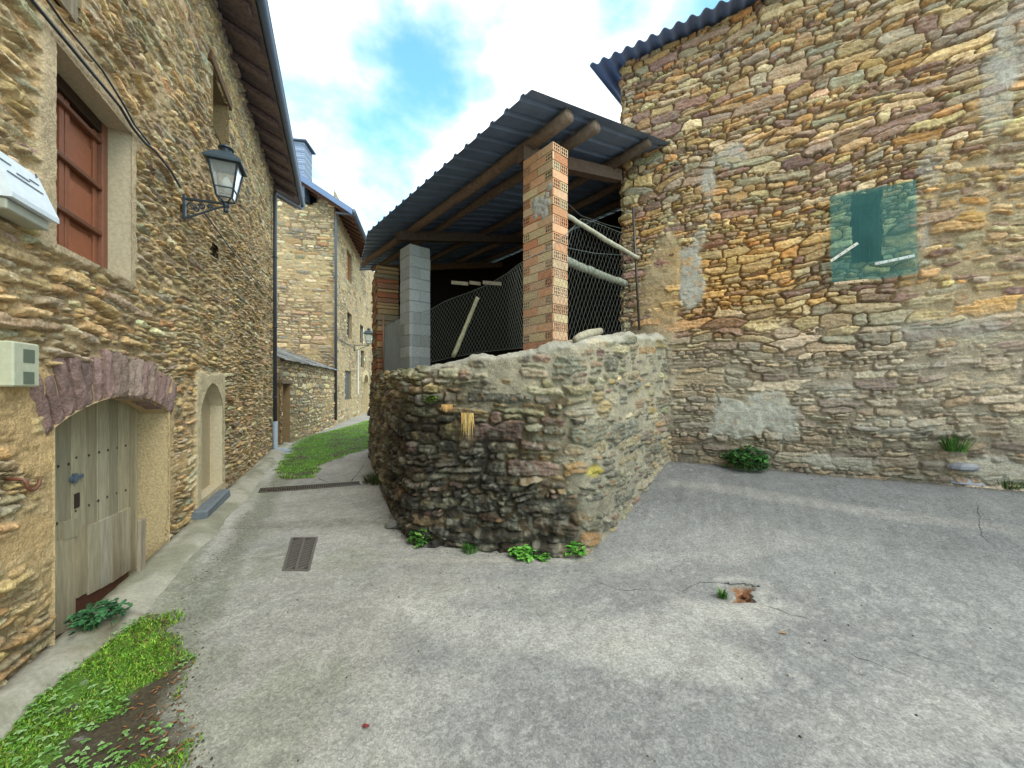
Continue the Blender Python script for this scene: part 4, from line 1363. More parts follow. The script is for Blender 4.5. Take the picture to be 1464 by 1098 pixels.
# brick pillar with perforated bricks
PB = Vector((.46, 4.25, 0))
zb0, zb1 = CH + .25, CH + 2.76
pil = None
mbB = MB(); mbH = mbB; mbM = MB()
CH_ = .1015
ncr = int(round((zb1 - zb0) / CH_))
cols_b = [lin(202, 156, 122), lin(206, 168, 134), lin(198, 146, 110), lin(206, 176, 142), lin(200, 176, 138), lin(192, 132, 98)]
WU, WW = .495, .25
mbM.box(PB + SU * .008 + SW * .008 + UP * zb0, SU * (WU - .016), SW * (WW - .016), UP * (zb1 - zb0), lin(176, 160, 138))
def holed(mb, mh, o, ux, uz, n, w_, h_, holes, dep, c):
    """face with rectangular holes sunk by dep (holes are tubes with a dark back)"""
    xs = sorted({0.0, w_} | {v for hl in holes for v in (hl[0], hl[1])})
    zs = sorted({0.0, h_} | {v for hl in holes for v in (hl[2], hl[3])})
    for i in range(len(xs) - 1):
        for j in range(len(zs) - 1):
            xm_, zm_ = (xs[i] + xs[i + 1]) / 2, (zs[j] + zs[j + 1]) / 2
            inside = any(hl[0] < xm_ < hl[1] and hl[2] < zm_ < hl[3] for hl in holes)
            q4 = [o + ux * xs[i] + uz * zs[j], o + ux * xs[i + 1] + uz * zs[j], o + ux * xs[i + 1] + uz * zs[j + 1], o + ux * xs[i] + uz * zs[j + 1]]
            if not inside:
                mb.poly(q4, [(0, 1, 2, 3)], c)
            else:
                bk = [v - n * dep for v in q4]
                mh.poly(q4 + bk, [(0, 1, 5, 4), (1, 2, 6, 5), (2, 3, 7, 6), (3, 0, 4, 7)], (c[0] * .12, c[1] * .09, c[2] * .08))  # shade inside the holes is put into the darkened brick colour
                mh.poly(bk, [(0, 1, 2, 3)], (.03, .02, .015))
def holes6(w_, h_, x0, nx_=3):
    hs = []
    for a in range(nx_):
        for b in range(2):
            x_ = x0 + .010 + a * .035; z_ = h_ * (.11 + .44 * b)
            hs.append((x_, x_ + .025, z_, z_ + h_ * .34))
    return hs
gapb = .012
for kc in range(ncr):
    z = zb0 + kc * CH_
    hgt = CH_ - gapb
    alt = kc % 2
    # left face (normal -SW), from PB along SU
    units = [(0, .115, True), (.127, .24, False), (.379, .116, True)] if alt else [(0, .241, False), (.253, .242, False)]
    for (x0, wd, hd) in units:
        c = R.choice(cols_b); f_ = R.uniform(.85, 1.12); c = tuple(v * f_ for v in c)
        off = R.uniform(-.003, .004)
        o = PB + SU * x0 - SW * off + UP * z
        if hd: holed(mbB, mbH, o, SU, UP, -SW, wd, hgt, holes6(wd, hgt, 0), .06, c)
        else: mbB.poly([o, o + SU * wd, o + SU * wd + UP * hgt, o + UP * hgt], [(0, 1, 2, 3)], c)
        for (pp, ed) in ((o, UP * hgt), (o + SU * wd, UP * hgt), (o, SU * wd), (o + UP * hgt, SU * wd)):
            mbB.poly([pp, pp + ed, pp + ed + SW * .02, pp + SW * .02], [(0, 1, 2, 3)], c)
    # right face (normal -SU), from PB along SW
    units = [(0, .25, False)] if alt else [(0, .119, True), (.131, .119, True)]
    for (x0, wd, hd) in units:
        c = R.choice(cols_b); f_ = R.uniform(.85, 1.12); c = tuple(v * f_ for v in c)
        off = R.uniform(-.003, .004)
        o = PB + SW * x0 - SU * off + UP * z
        if hd: holed(mbB, mbH, o, SW, UP, -SU, wd, hgt, holes6(wd, hgt, 0), .06, c)
        else: mbB.poly([o, o + SW * wd, o + SW * wd + UP * hgt, o + UP * hgt], [(0, 1, 2, 3)], c)
        for (pp, ed) in ((o, UP * hgt), (o + SW * wd, UP * hgt), (o, SW * wd), (o + UP * hgt, SW * wd)):
            mbB.poly([pp, pp + ed, pp + ed + SU * .02, pp + SU * .02], [(0, 1, 2, 3)], c)
    # hidden faces
    for (o, e1) in ((PB + SU * WU + UP * z, SW * WW), (PB + SW * WW + UP * z, SU * WU)):
        c = R.choice(cols_b)
        mbB.poly([o, o + e1, o + e1 + UP * hgt, o + UP * hgt], [(0, 1, 2, 3)], c)
# blob of mortar on the left face
for i in range(26):
    a = R.gauss(.20, .085); zq = zb1 - .62 + R.gauss(0, .07)
    a = min(max(a, .02), .38)
    mbM.lathe(PB + SU * a + UP * zq, [(R.uniform(.03, .06), 0), (R.uniform(.02, .035), .006), (.008, .010)], 7, lin(172, 168, 160), axis=-SW)
pil = mbM.build('brick_pillar', M_CONC, shed)
mbB.build('bricks', M_BRICK, pil)
# block pillar
QB = Vector((-1.775, 6.555, 0))
mb = MB()
mb.box(QB + SU * .006 + SW * .006 + UP * (CH - .3), SU * .388, SW * .388, UP * 2.78, lin(132, 132, 130))
pil = mb.build('block_pillar', M_CONC, shed)
mb = MB()
z = CH - .25; kc = 0
while z < CH + 2.45:
    c0 = lin(150, 151, 150)
    for half in (0, 1):
        f_ = R.uniform(.82, 1.15); c = tuple(v * f_ for v in c0)
        if kc % 2 == 0: mb.bbox(QB + SU * (half * .201) + UP * z, SU * .196, SW * .40, UP * .19, .006, c, jit=.004)
        else: mb.bbox(QB + SW * (half * .201) + UP * z, SU * .40, SW * .196, UP * .19, .006, c, jit=.004)
    z += .198; kc += 1
mb.build('blocks', M_CONC, pil)
# stone pier at the lane end
mb = MB()
PD = Vector((-.418, .908, 0)); PN = Vector((.908, .418, 0))
pb0 = Vector((-2.72, 7.62, 0))
z = CH + .2; 
rg = random.Random(5)
while z < CH + 2.42:
    hgt = rg.uniform(.06, .13)
    x_ = 0
    while x_ < 1.3:
        wd = min(rg.uniform(.16, .4), 1.3 - x_)
        if wd < .05: break
        c = rg.choice([lin(150, 124, 90), lin(138, 100, 78), lin(126, 112, 90), lin(166, 134, 96), lin(150, 92, 66)])
        o_ = rg.uniform(-.015, .02)
        mb.bbox(pb0 + PD * x_ - PN * o_ + UP * z, PD * (wd - .012), PN * (.42 + o_), UP * (hgt - .012), .01, c, jit=.006)
        x_ += wd
    z += hgt
pier = mb.build('stone_pier', M_STONE, shed)
mb = MB(); mb.box(pb0 + PD * .02 + PN * .02 + UP * (CH - .2), PD * 1.25, PN * .38, UP * 2.55, lin(96, 84, 66)); mb.build('pier_mortar', M_STONE, pier)
# inner floor, rear walls; the shed's inner shade is put into near-black colours
mb = MB()
fl_pts = [(.0, 1.1), (1.0, .5), (4.2, .55), (5.0, .9), (7.6, 1.4), (7.6, 5.2), (1.2, 5.2), (.3, 2.6)]
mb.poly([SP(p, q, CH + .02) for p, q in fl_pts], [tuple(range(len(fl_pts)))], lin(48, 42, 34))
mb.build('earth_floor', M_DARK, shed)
mb = MB()
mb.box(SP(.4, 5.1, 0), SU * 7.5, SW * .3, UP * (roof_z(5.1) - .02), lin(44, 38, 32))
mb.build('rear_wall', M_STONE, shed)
mb = MB()
ra, rb_ = roof_z(1.9) - .03, roof_z(5.4) - .03
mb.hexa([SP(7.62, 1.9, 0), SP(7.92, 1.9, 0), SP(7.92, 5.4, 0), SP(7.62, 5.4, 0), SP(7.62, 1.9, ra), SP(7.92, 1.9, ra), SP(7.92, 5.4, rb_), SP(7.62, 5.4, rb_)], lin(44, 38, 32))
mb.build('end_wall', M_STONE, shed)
# rails and odd boards inside
log(shed, at(806, 371, 4.75), at(893, 405, 6.0), .055, .05, lin(148, 150, 136), 'rail', seed=21, wob=.01)
for k, (a, b, Y_) in enumerate(((645, 668, 7.6), (671, 686, 7.7), (690, 716, 7.6))):
    mb = MB(); p = at(a, 406, Y_); q_ = at(b, 408, Y_ + .1)
    mb.bbox(p, q_ - p, Vector((.02, .03, 0)), UP * .07, .005, lin(190, 170, 150))
    tag(mb.build('plank', M_WOOD), ['short pale plank end deep inside the dark shed, nearest the block pillar', 'middle one of three pale plank ends inside the dark shed', 'pale plank end inside the dark shed just behind the top of the wire mesh'][k], 'plank', 'planks stored in the shed')

# ------------------------------------------------------------------ wire fence
fence = thing('wire_fence', 'sagging chain-link fence with posts strung between the shed pillars', 'fence', at(700, 505, 5.0))
post_b = at(914, 472, 5.45); post_t = at(905, 296, 5.45)
# fence stations: px -> (Y, top py, bottom py)
st = [(553, 7.25, 455, 530), (575, 6.75, 452, 528), (613, 6.30, 444, 518), (640, 5.95, 430, 512), (670, 5.55, 418, 507), (700, 5.12, 404, 502), (725, 4.75, 391, 499), (750, 4.22, 374, 497), (790, 4.165, 352, 494), (813, 4.42, 330, 492),
      (830, 4.62, 311, 488), (852, 4.86, 318, 482), (880, 5.14, 330, 477), (908, 5.43, 340, 474)]
def fence_pt(a, b):
    """a in metres along the fence, b 0..1 up"""
    px = np.interp(a, FA, [s_[0] for s_ in st]); Y_ = np.interp(a, FA, [s_[1] for s_ in st])
    t_ = np.interp(a, FA, [s_[2] for s_ in st]); bt = np.interp(a, FA, [s_[3] for s_ in st])
    p = at(float(px), float(bt + (t_ - bt) * b), float(Y_))
    sag = .05 * math.sin(a * 5) * b
    return p + Vector((-.5, -.6, 0)) * .03 * math.sin(a * 3.1 + b * 2)
FA = [0]
for a, b in zip(st[:-1], st[1:]):
    FA.append(FA[-1] + (at(a[0], 500, a[1]) - at(b[0], 500, b[1])).length)
mb = MB()
FL = FA[-1]; cell = .082
hgt_m = 1.0
nst = int(FL / cell)
rows = 20
for dirn in (1, -1):
    for k in range(-rows, nst + rows):
        pts = []
        for j in range(rows + 1):
            a = (k + dirn * j * .5 * 1.0) * cell
            if 0 <= a <= FL: pts.append(fence_pt(a, j / rows))
            elif len(pts) > 0: break
        if len(pts) >= 2: mb.tube(pts, .0018, 3, lin(120, 126, 122), cap=False)
mb.build('wire_mesh', M_METAL, fence)
mb = MB()
mb.tube([fence_pt(a, 1.0) for a in np.linspace(0, FL, 60)], .003, 4, lin(110, 116, 112)); mb.tube([fence_pt(a, .0) for a in np.linspace(0, FL, 60)], .003, 4, lin(110, 116, 112))
mb.tube([at(800, 352, 4.7), at(850, 362, 5.0), at(908, 366, 5.42)], .0025, 4, lin(120, 130, 126))
mb.tube([at(813, 292, 4.35), at(830, 308, 4.6), at(870, 322, 5.1), at(903, 330, 5.4)], .0025, 4, lin(90, 96, 92))
mb.build('tension_wire', M_METAL, fence)
mb = MB(); mb.tube([post_b, post_t], .018, 8, lin(66, 60, 54)); mb.build('post', M_METAL, fence, True)
log(fence, at(811, 308, 4.42), at(912, 369, 5.42), .03, .028, lin(168, 164, 146), 'rail', seed=31, wob=.012)
log(fence, at(648, 510, 5.75), at(683, 425, 5.45), .035, .03, lin(186, 178, 146), 'post', seed=32, wob=.008, n=6)
mb = MB()
p0, p1 = at(549, 530, 7.35), at(574, 528, 6.95)
d = p1 - p0
nn = d.normalized().cross(UP)
for i in range(6):
    a = p0 + d * (i / 6); h0 = .95 + .10 * i / 6
    mb.box(a - UP * .15, d / 6 * .98, nn * (.01 + .006 * (i % 2)), UP * (h0 + .05), lin(132, 136, 138))
mb.build('sheet_panel', M_SHEET, fence)
mb = MB(); p = at(548, 532, 7.3); mb.tube([p, at(548, 450, 7.3)], .02, 6, lin(120, 84, 66)); mb.build('post', M_METAL, fence, True)

# ------------------------------------------------------------------ far house and annexe
H2C = Vector((-7.86, 16.7, 0)); H2S = Vector((-.212, .977, 0)); H2N = Vector((.977, .212, 0)); H2L = Vector((-.977, -.212, 0)); H2F = Vector((.212, -.977, 0))
far = thing('far_house', 'tall narrow stone house with slate roof at the end of the lane', 'house', H2C)
PAL_F = [(178, 156, 120, 4), (162, 146, 116, 4), (146, 134, 112, 2.5), (190, 172, 140, 2), (156, 124, 88, 1.2), (134, 126, 110, 2)]
H2Z = CH + 8.45
rs = .60
def HG(s, z, h=0.0): return H2C + H2L * s + H2F * h + UP * z       # gable wall
def HS(s, z, h=0.0): return H2C + H2S * s + H2N * h + UP * z       # lane side
us = np.arange(0, 6.0, .026); vv = np.arange(-.3, H2Z + 4, .026)
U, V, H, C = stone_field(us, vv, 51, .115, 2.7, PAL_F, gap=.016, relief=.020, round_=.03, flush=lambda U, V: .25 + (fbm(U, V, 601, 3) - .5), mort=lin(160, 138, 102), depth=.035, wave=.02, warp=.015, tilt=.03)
P = np.empty(U.shape + (3,))
for k in range(3): P[..., k] = H2C[k] + H2L[k] * U + H2F[k] * H
P[..., 2] += V
ocX, ocZ = (HG(0, 0) - at(441, 282, 16.5)).dot(-H2L), at(441, 282, 16.55).z
Uc = U[:-1, :-1]; Vc = V[:-1, :-1]
ru, rv = .40, .36
keep = (Vc < H2Z + rs * Uc) & (np.hypot((Uc - ocX) / ru, (Vc - ocZ) / rv) > 1)
grid_obj('gable_wall', P, C, keep, M_STONE, far)
mb = MB()
pts = [HG(ocX + ru * 1.05 * math.cos(a), ocZ + rv * 1.05 * math.sin(a), .04) for a in np.linspace(0, 2 * math.pi, 25)[:-1]]
bk = [p - H2F * .5 for p in pts]
mb.poly(pts + bk, [(i, (i + 1) % 24, 24 + (i + 1) % 24, 24 + i) for i in range(24)], lin(110, 96, 76)); mb.poly(bk, [tuple(range(24))], (.01, .01, .012))
mb.build('round_window', M_DARK, far)
us = np.arange(0, 13, .032); vv = np.arange(-.3, H2Z + .4, .032)
U, V, H, C = stone_field(us, vv, 53, .10, 2.6, PAL_F, gap=.016, relief=.02, round_=.03, flush=lambda U, V: .35 + (fbm(U, V, 603, 3) - .5), mort=lin(168, 146, 110), depth=.03, wave=.02, warp=.015, tilt=.03)
P = np.empty(U.shape + (3,))
for k in range(3): P[..., k] = H2C[k] + H2S[k] * U + H2N[k] * H
P[..., 2] += V
def HSs(px):      # s and Y on lane side for a photo column
    r = (px - CX) / F
    # X = -7.86 -.217 (Y-16.7)
    Y_ = (-7.86 + .217 * 16.7) / (r + .217)
    return (Y_ - 16.7) / .977, Y_
wins = []
for (pa, pb_, ta, tb, kind) in ((496, 503, 355, 398, 'brown'), (497, 503, 445, 482, 'dark'), (493.5, 502, 530, 572, 'grille'), (515, 520, 463, 490, 'dark'), (516, 521, 500, 525, 'dark')):
    sa, Ya = HSs(pa); sb_, Yb = HSs(pb_)
    wins.append((sa, sb_, CH + (CY - tb) / F * Ya, CH + (CY - ta) / F * Ya, kind))
sd0, Yd = HSs(519.5); sd1, _ = HSs(526)
door2 = (sd0, sd1, .0, CH + (CY - 535) / F * Yd)
Uc = U[:-1, :-1]; Vc = V[:-1, :-1]
keep = np.ones(Uc.shape, bool)
for w_ in wins: keep &= ~((Uc > w_[0]) & (Uc < w_[1]) & (Vc > w_[2]) & (Vc < w_[3]))
keep &= ~in_arch(Uc, Vc, door2, .5)
grid_obj('side_wall', P, C, keep, M_STONE, far)
for w_ in wins:
    wn = recess(far, HS, w_[0] - .03, w_[1] + .03, w_[2] - .03, w_[3] + .03, .2, M_STONE, lin(150, 130, 98), (.02, .02, .022), 'window', front=-.02)
    mb = MB()
    cc = lin(150, 92, 60) if w_[4] == 'brown' else lin(84, 86, 90)
    if w_[4] == 'grille':
        for k in range(7):
            s_ = w_[0] + (w_[1] - w_[0]) * (k + .5) / 7
            mb.box(HS(s_, w_[2], -.12), H2S * .05, H2N * .03, UP * (w_[3] - w_[2]), lin(96, 98, 100))
        mb.build('grille', M_METAL, wn)
    else:
        mb.box(HS(w_[0], w_[2], -.19), H2S * .09, H2N * .05, UP * (w_[3] - w_[2]), cc); mb.box(HS(w_[1] - .09, w_[2], -.19), H2S * .09, H2N * .05, UP * (w_[3] - w_[2]), cc)
        mb.box(HS((w_[0] + w_[1]) / 2 - .04, w_[2], -.19), H2S * .08, H2N * .052, UP * (w_[3] - w_[2]), cc)
        if w_[4] == 'brown': mb.box(HS(w_[0] + .09, w_[2], -.195), H2S * (w_[1] - w_[0] - .18), H2N * .035, UP * (w_[3] - w_[2]), lin(140, 84, 54))
        mb.build('frame', M_PAINT, wn)
dw = recess(far, HS, *door2, .35, M_CONC, lin(190, 172, 134), lin(84, 62, 44), 'doorway', arch=.5)
mb = MB()
for i in range(15):
    a0, a1 = i / 15, (i + 1) / 15
    def ap_(a, g):
        sm = (door2[0] + door2[1]) / 2; wd = (door2[1] - door2[0]) / 2
        th = math.pi * (1 - a)
        return sm + math.cos(th) * (wd + g), door2[3] - .5 + math.sin(th) * (.5 + g)
    p = []
    for hg in (-.1, .05):
        for (a, g) in ((a0 + .004, 0), (a1 - .004, 0), (a1 - .004, .3), (a0 + .004, .3)):
            p.append(HS(*ap_(a, g), hg))
    mb.hexa(p, lin(194, 176, 138))
mb.build('arch', M_STONE, dw)
# roof of far house
mb = MB()
ov = .85; vo = .55
ez = H2Z - .28
def RFp(s, o, z): return H2C + H2S * s + H2N * o + UP * z
def slab(mb, s0, s1, o0, o1, zb_, th, c):
    z0 = zb_ - rs * o0; z1 = zb_ - rs * o1
    mb.hexa([RFp(s0, o0, z0), RFp(s1, o0, z0), RFp(s1, o1, z1), RFp(s0, o1, z1), RFp(s0, o0, z0 + th), RFp(s1, o0, z0 + th), RFp(s1, o1, z1 + th), RFp(s0, o1, z1 + th)], c)
slab(mb, -vo, 6.9, ov, -5.2, ez, .10, lin(104, 118, 142))
mb.build('roof', M_SLATE, far)
mb = MB()
slab(mb, -vo + .05, 6.9, ov - .06, -3, ez - .035, .03, lin(120, 92, 74))
k = 0.0
while k < 6.8:
    slab(mb, k - .3, k - .16, ov - .12, -1.5, ez - .18, .14, lin(104, 76, 62)); k += .6
mb.build('eaves', M_BEAM, far)
mb = MB(); slab(mb, -vo - .02, -vo + .06, ov, -5.2, ez - .14, .26, lin(96, 116, 150)); mb.build('bargeboard', M_METAL, far)
mb = MB()
gp2 = RFp(-vo, ov + .06, ez - rs * ov + .02); gp3 = RFp(6.9, ov + .06, ez - rs * ov + .02)
mb.tube([gp2, gp3], .09, 8, lin(84, 96, 118))
mb.tube([gp2 + UP * -.02, gp2 - UP * .12 + H2S * .1, HS(-.02, H2Z - .75, .12) + H2F * .12, HS(-.02, H2Z - 1.2, .1) + H2F * .12, HS(-.02, .25, .1) + H2F * .12], .06, 8, lin(70, 74, 82))
mb.build('gutter', M_METAL, far, True)
# chimney
cb = at(413, 236, 16.2)
mb = MB()
cw = at(433, 236, 16.2).x - cb.x
mb.box(Vector((cb.x, cb.y, cb.z - 1.4)), Vector((cw, .12, 0)), Vector((-.1, .8, 0)), UP * (1.4 + (236 - 200) / F * 16.2), lin(128, 142, 166))
for k in range(16):
    mb.bbox(Vector((cb.x - .012, cb.y - .014, cb.z - .3 + k * .09)), Vector((cw + .02, .125, 0)), Vector((-.1, .82, 0)), UP * .086, .01, [lin(126, 140, 164), lin(112, 126, 150), lin(138, 150, 170)][k % 3], jit=.006)
ch = mb.build('chimney', M_SLATE, far)
mb = MB()
zt2 = CH + (CY - 201) / F * 16.2
o_ = Vector((cb.x - .12, cb.y - .12, zt2)); a_ = Vector((cw + .26, .12, 0)); b_ = Vector((-.1, 1.0, 0))
tp = o_ + a_ * .5 + b_ * .5 + UP * .32
mb.poly([o_, o_ + a_, o_ + a_ + b_, o_ + b_, o_ + UP * .06, o_ + a_ + UP * .06, o_ + a_ + b_ + UP * .06, o_ + b_ + UP * .06, tp], [(0, 3, 2, 1), (0, 1, 5, 4), (1, 2, 6, 5), (2, 3, 7, 6), (3, 0, 4, 7), (4, 5, 8), (5, 6, 8), (6, 7, 8), (7, 4, 8)], lin(70, 80, 98))
mb.build('chimney_cap', M_SLATE, ch)
# unseen dark box added behind the walls to block light
mb = MB(); mb.box(HG(.3, 0, -.5), H2L * 5, H2F * -8, UP * (H2Z - .5), (.02, .02, .02)); mb.build('light_block', M_DARK, far)
# cable on the lane side, far lantern, white post
mb = MB()
def HSp(px, py, off=.05):
    r = (px - CX) / F
    Y_ = (-7.86 + off * 1.02 + .217 * 16.7) / (r + .217)
    return at(px, py, Y_)
mb.tube([HSp(480, 480), HSp(488, 486), HSp(498, 492), HSp(507, 497)], .02, 5, lin(70, 70, 72))
tag(mb.build('cable', M_METAL), 'dark cable along the lane side of the far house towards its lantern', 'cable')
lb = HSp(507, 497, .03)
lantern(lb, H2N, H2S, .75, 1.5, 'small distant lantern on a bracket on the lane side of the far house', 'street lanterns on the house walls', detail=False)
mb = MB(); p = HSp(512, 563, .06); p2 = HSp(512, 500, .06); mb.tube([p, p2], .045, 8, lin(206, 204, 198)); tag(mb.build('conduit', M_PAINT), 'white vertical conduit below the far lantern', 'pipe')

# annexe
ann = thing('stone_annexe', 'low stone annexe with a slate lean-to roof between the two houses', 'annexe', (-7, 13, 0))
A0 = Vector((-6.33, 10.35, 0)); A1 = H2C + H2F * .02 + H2N * .05
AD = (A1 - A0); AL = AD.length; AD = AD / AL; AN = Vector((AD.y, -AD.x, 0))
def AP(s, z, h=0.0): return A0 + AD * s + AN * h + UP * z
us = np.arange(0, AL, .022); vv = np.arange(-.3, CH + .85, .022)
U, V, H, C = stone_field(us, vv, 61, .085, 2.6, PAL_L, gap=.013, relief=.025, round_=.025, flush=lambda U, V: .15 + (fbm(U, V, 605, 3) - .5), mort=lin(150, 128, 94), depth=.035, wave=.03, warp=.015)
P = np.empty(U.shape + (3,))
for k in range(3): P[..., k] = A0[k] + AD[k] * U + AN[k] * H
P[..., 2] += V
def As(px):
    r = (px - CX) / F
    # intersect ray with line A0 + AD s
    s_ = (r * A0.y - A0.x) / (AD.x - r * AD.y); return s_
ad = (.12, As(414), .05, CH + .12)
Uc = U[:-1, :-1]; Vc = V[:-1, :-1]
keep = ~((Uc > ad[0]) & (Uc < ad[1]) & (Vc > ad[2]) & (Vc < ad[3]))
grid_obj('wall', P, C, keep, M_STONE, ann)
dwn = recess(ann, AP, *ad, .35, M_STONE, lin(150, 124, 92), (.02, .018, .016), 'doorway')
mb = MB(); mb.bbox(AP(ad[0] + .02, .05, -.32), AD * (ad[1] - ad[0] - .3), AN * .04, UP * 1.35, .006, lin(150, 156, 160)); mb.build('door', M_PAINT, dwn)
mb = MB(); mb.bbox(AP(ad[0] - .1, ad[3] + .002, -.2), AD * (ad[1] - ad[0] + .3), AN * .23, UP * .12, .01, lin(112, 94, 74)); mb.build('lintel', M_WOOD, dwn)
mb = MB()
rg = random.Random(9)
az = CH + .80
for row in range(9):
    o_ = .16 - row * .34
    s_ = -.15 - rg.uniform(0, .2)
    while s_ < AL + .0:
        wd = rg.uniform(.28, .5)
        z_ = az - .04 + row * .34 * .40 + rg.uniform(0, .014)
        mb.bbox(AP(s_, z_, o_ + rg.uniform(-.03, .03)), AD * (min(wd, AL - s_) - .008), AN * -.50 + UP * .50 * .36, UP * .03, .006, rg.choice([lin(116, 116, 118), lin(98, 98, 102), lin(134, 130, 124), lin(106, 104, 100), lin(124, 122, 112)]), jit=.012)
        s_ += wd
mb.build('roof', M_SLATE, ann)

# ------------------------------------------------------------------ plants
def blade(mb, p, d, h, w_, c, bend=.4, side=None):
    d = Vector(d)
    sd_ = side or Vector((-d.y, d.x, 0))
    if sd_.length < 1e-4: sd_ = Vector((1, 0, 0))
    sd_ = sd_.normalized() * w_
    m = p + UP * h * .6 + d * h * bend * .4
    tp_ = p + UP * h * (1 - bend * .3) + d * h * bend
    mb.poly([p - sd_, p + sd_, m + sd_ * .7, m - sd_ * .7, tp_], [(0, 1, 2, 3), (3, 2, 4)], c)
def leaf(mb, p, d, up_, L_, w_, c):
    d = d.normalized(); s_ = d.cross(up_).normalized()
    n = s_.cross(d)
    a = p + d * L_ * .35 + s_ * w_ + n * .1 * L_; b = p + d * L_ * .35 - s_ * w_ + n * .1 * L_
    a2 = p + d * L_ * .75 + s_ * w_ * .65; b2 = p + d * L_ * .75 - s_ * w_ * .65
    m = p + d * L_ * .5 - n * .04 * L_
    mb.poly([p, a, a2, p + d * L_ - n * .1 * L_, b2, b, m], [(0, 6, 1), (1, 6, 2), (2, 6, 3), (3, 6, 4), (4, 6, 5), (5, 6, 0)], c)
GREENS = [lin(70, 116, 44), lin(56, 98, 38), lin(88, 132, 52), lin(48, 84, 34), lin(104, 142, 66)]
def weed(name, label, p, rad, hgt, n, L_, seed, greens=GREENS, outd=Vector((0, -1, 0)), group='weeds along the walls', cat='weed'):
    rg = random.Random(seed)
    mb = MB()
    for i in range(n):
        a = rg.uniform(0, 2 * math.pi); r_ = rad * math.sqrt(rg.random())
        q_ = p + Vector((math.cos(a) * r_, math.sin(a) * r_, 0)) + outd * rad * .3
        h_ = hgt * rg.uniform(.15, 1.0) * (1 - .5 * r_ / rad)
        tip = q_ + UP * h_ + Vector((rg.uniform(-.03, .03), rg.uniform(-.03, .03), 0))
        if i % 3 == 0: mb.tube([q_ - UP * .01, tip], .0022, 3, lin(92, 112, 56), cap=False)
        c = rg.choice(greens); f_ = rg.uniform(.75, 1.25); c = tuple(v * f_ for v in c)
        for k in range(3):
            b_ = rg.uniform(0, 2 * math.pi)
            leaf(mb, tip, Vector((math.cos(b_), math.sin(b_), rg.uniform(-.4, .5))), UP, L_ * rg.uniform(.6, 1.2), L_ * .33, c)
    return tag(mb.build(name, M_LEAF), label, cat, group)
def tuft(name, label, p, rad, hgt, n, seed, greens=GREENS, outd=Vector((0, -1, 0)), cat='grass tuft', droop=False, group='weeds along the walls', w_=.0035):
    rg = random.Random(seed); mb = MB()
    for i in range(n):
        a = rg.uniform(0, 2 * math.pi); r_ = rad * math.sqrt(rg.random())
        d = Vector((math.cos(a), math.sin(a), 0))
        q_ = p + d * r_ * .6
        c = rg.choice(greens); f_ = rg.uniform(.7, 1.25); c = tuple(v * f_ for v in c)
        if droop:
            l_ = hgt * rg.uniform(.4, 1)
            e = outd * rg.uniform(.03, .10)
            sd_ = Vector((outd.y, -outd.x, 0)) * w_
            m = q_ + e; t_ = q_ + e * 1.3 - UP * l_ + Vector((rg.uniform(-.02, .02), 0, 0))
            mb.poly([q_ - sd_, q_ + sd_, m + sd_, m - sd_, t_], [(0, 1, 2, 3), (3, 2, 4)], c)
        else:
            blade(mb, q_, (d + outd * .3), hgt * rg.uniform(.5, 1.1), w_, c, rg.uniform(.2, .9))
    return tag(mb.build(name, M_LEAF), label, cat, group)
def wallfoot(px, py, lift=.0):
    p = gp(px, py); return p + UP * lift
weed('weed_plant', 'bushy dark green weed at the left foot of the low wall', gp(602, 776), .11, .24, 90, .055, 1)
tuft('weed_plant', 'short grassy weed at the wall foot between the two left leafy weeds', gp(672, 789), .12, .10, 150, 2, cat='weed')
weed('weed_plant', 'bright green leafy weed under the middle of the low wall', gp(747, 795), .10, .13, 60, .06, 3, [lin(92, 150, 56), lin(76, 130, 46), lin(110, 166, 70)])
weed('weed_plant', 'tiny leafy seedling just right of the bright weed under the low wall', gp(776, 799), .04, .06, 14, .045, 4, [lin(92, 150, 56), lin(76, 130, 46)])
weed('weed_plant', 'bright green upright weed at the right corner of the low wall', gp(820, 792), .075, .17, 50, .06, 5, [lin(92, 152, 58), lin(80, 138, 50), lin(112, 168, 72)])
weed('weed_plant', 'wide dark leafy weed at the foot of the barn wall near the yard wall', gp(1062, 667) + RN * .06, .25, .36, 240, .07, 6, [lin(58, 104, 50), lin(48, 88, 44), lin(74, 122, 58)])
weed('weed_plant', 'smaller leafy clump leaning on the barn wall beside the wide dark weed', gp(1090, 664) + RN * .05, .12, .42, 90, .06, 16, [lin(62, 110, 52), lin(52, 94, 46)])
tuft('grass_tuft', 'big tuft of long grass growing out of the barn wall', RW(1366, 645, .05), .16, .24, 190, 7, outd=RN)
tuft('grass_tuft', 'grass tuft at the foot of the barn wall at the right edge', gp(1440, 697) + RN * .03, .16, .17, 130, 8, outd=RN)
tuft('grass_tuft', 'little grass tuft on the left rim of the pothole', gp(1033, 855), .055, .075, 80, 9)
weed('fern_plant', 'blue-green fern like plant in front of the stable door', LP(LS(100), .10, .10), .13, .15, 90, .045, 10, [lin(58, 104, 64), lin(70, 118, 72), lin(50, 88, 54)], outd=LN, cat='plant')
tuft('dry_grass', 'straw coloured dry grass hanging from the low wall', at(668, 590, 3.78), .10, .28, 60, 11, [lin(196, 160, 92), lin(178, 138, 76), lin(206, 178, 116)], outd=Vector((.1, -1, 0)).normalized(), droop=True)
tuft('dry_grass', 'small tan dry tuft on the low wall left of the hanging straw', at(640, 578, 3.80), .10, .09, 60, 12, [lin(196, 154, 96), lin(186, 140, 84)], outd=Vector((.1, -1, 0)).normalized(), droop=True)
weed('wall_plant', 'small light green plant growing high on the left of the low wall', at(617, 575, 3.92), .05, .09, 34, .04, 13, [lin(110, 128, 52), lin(92, 112, 44)])
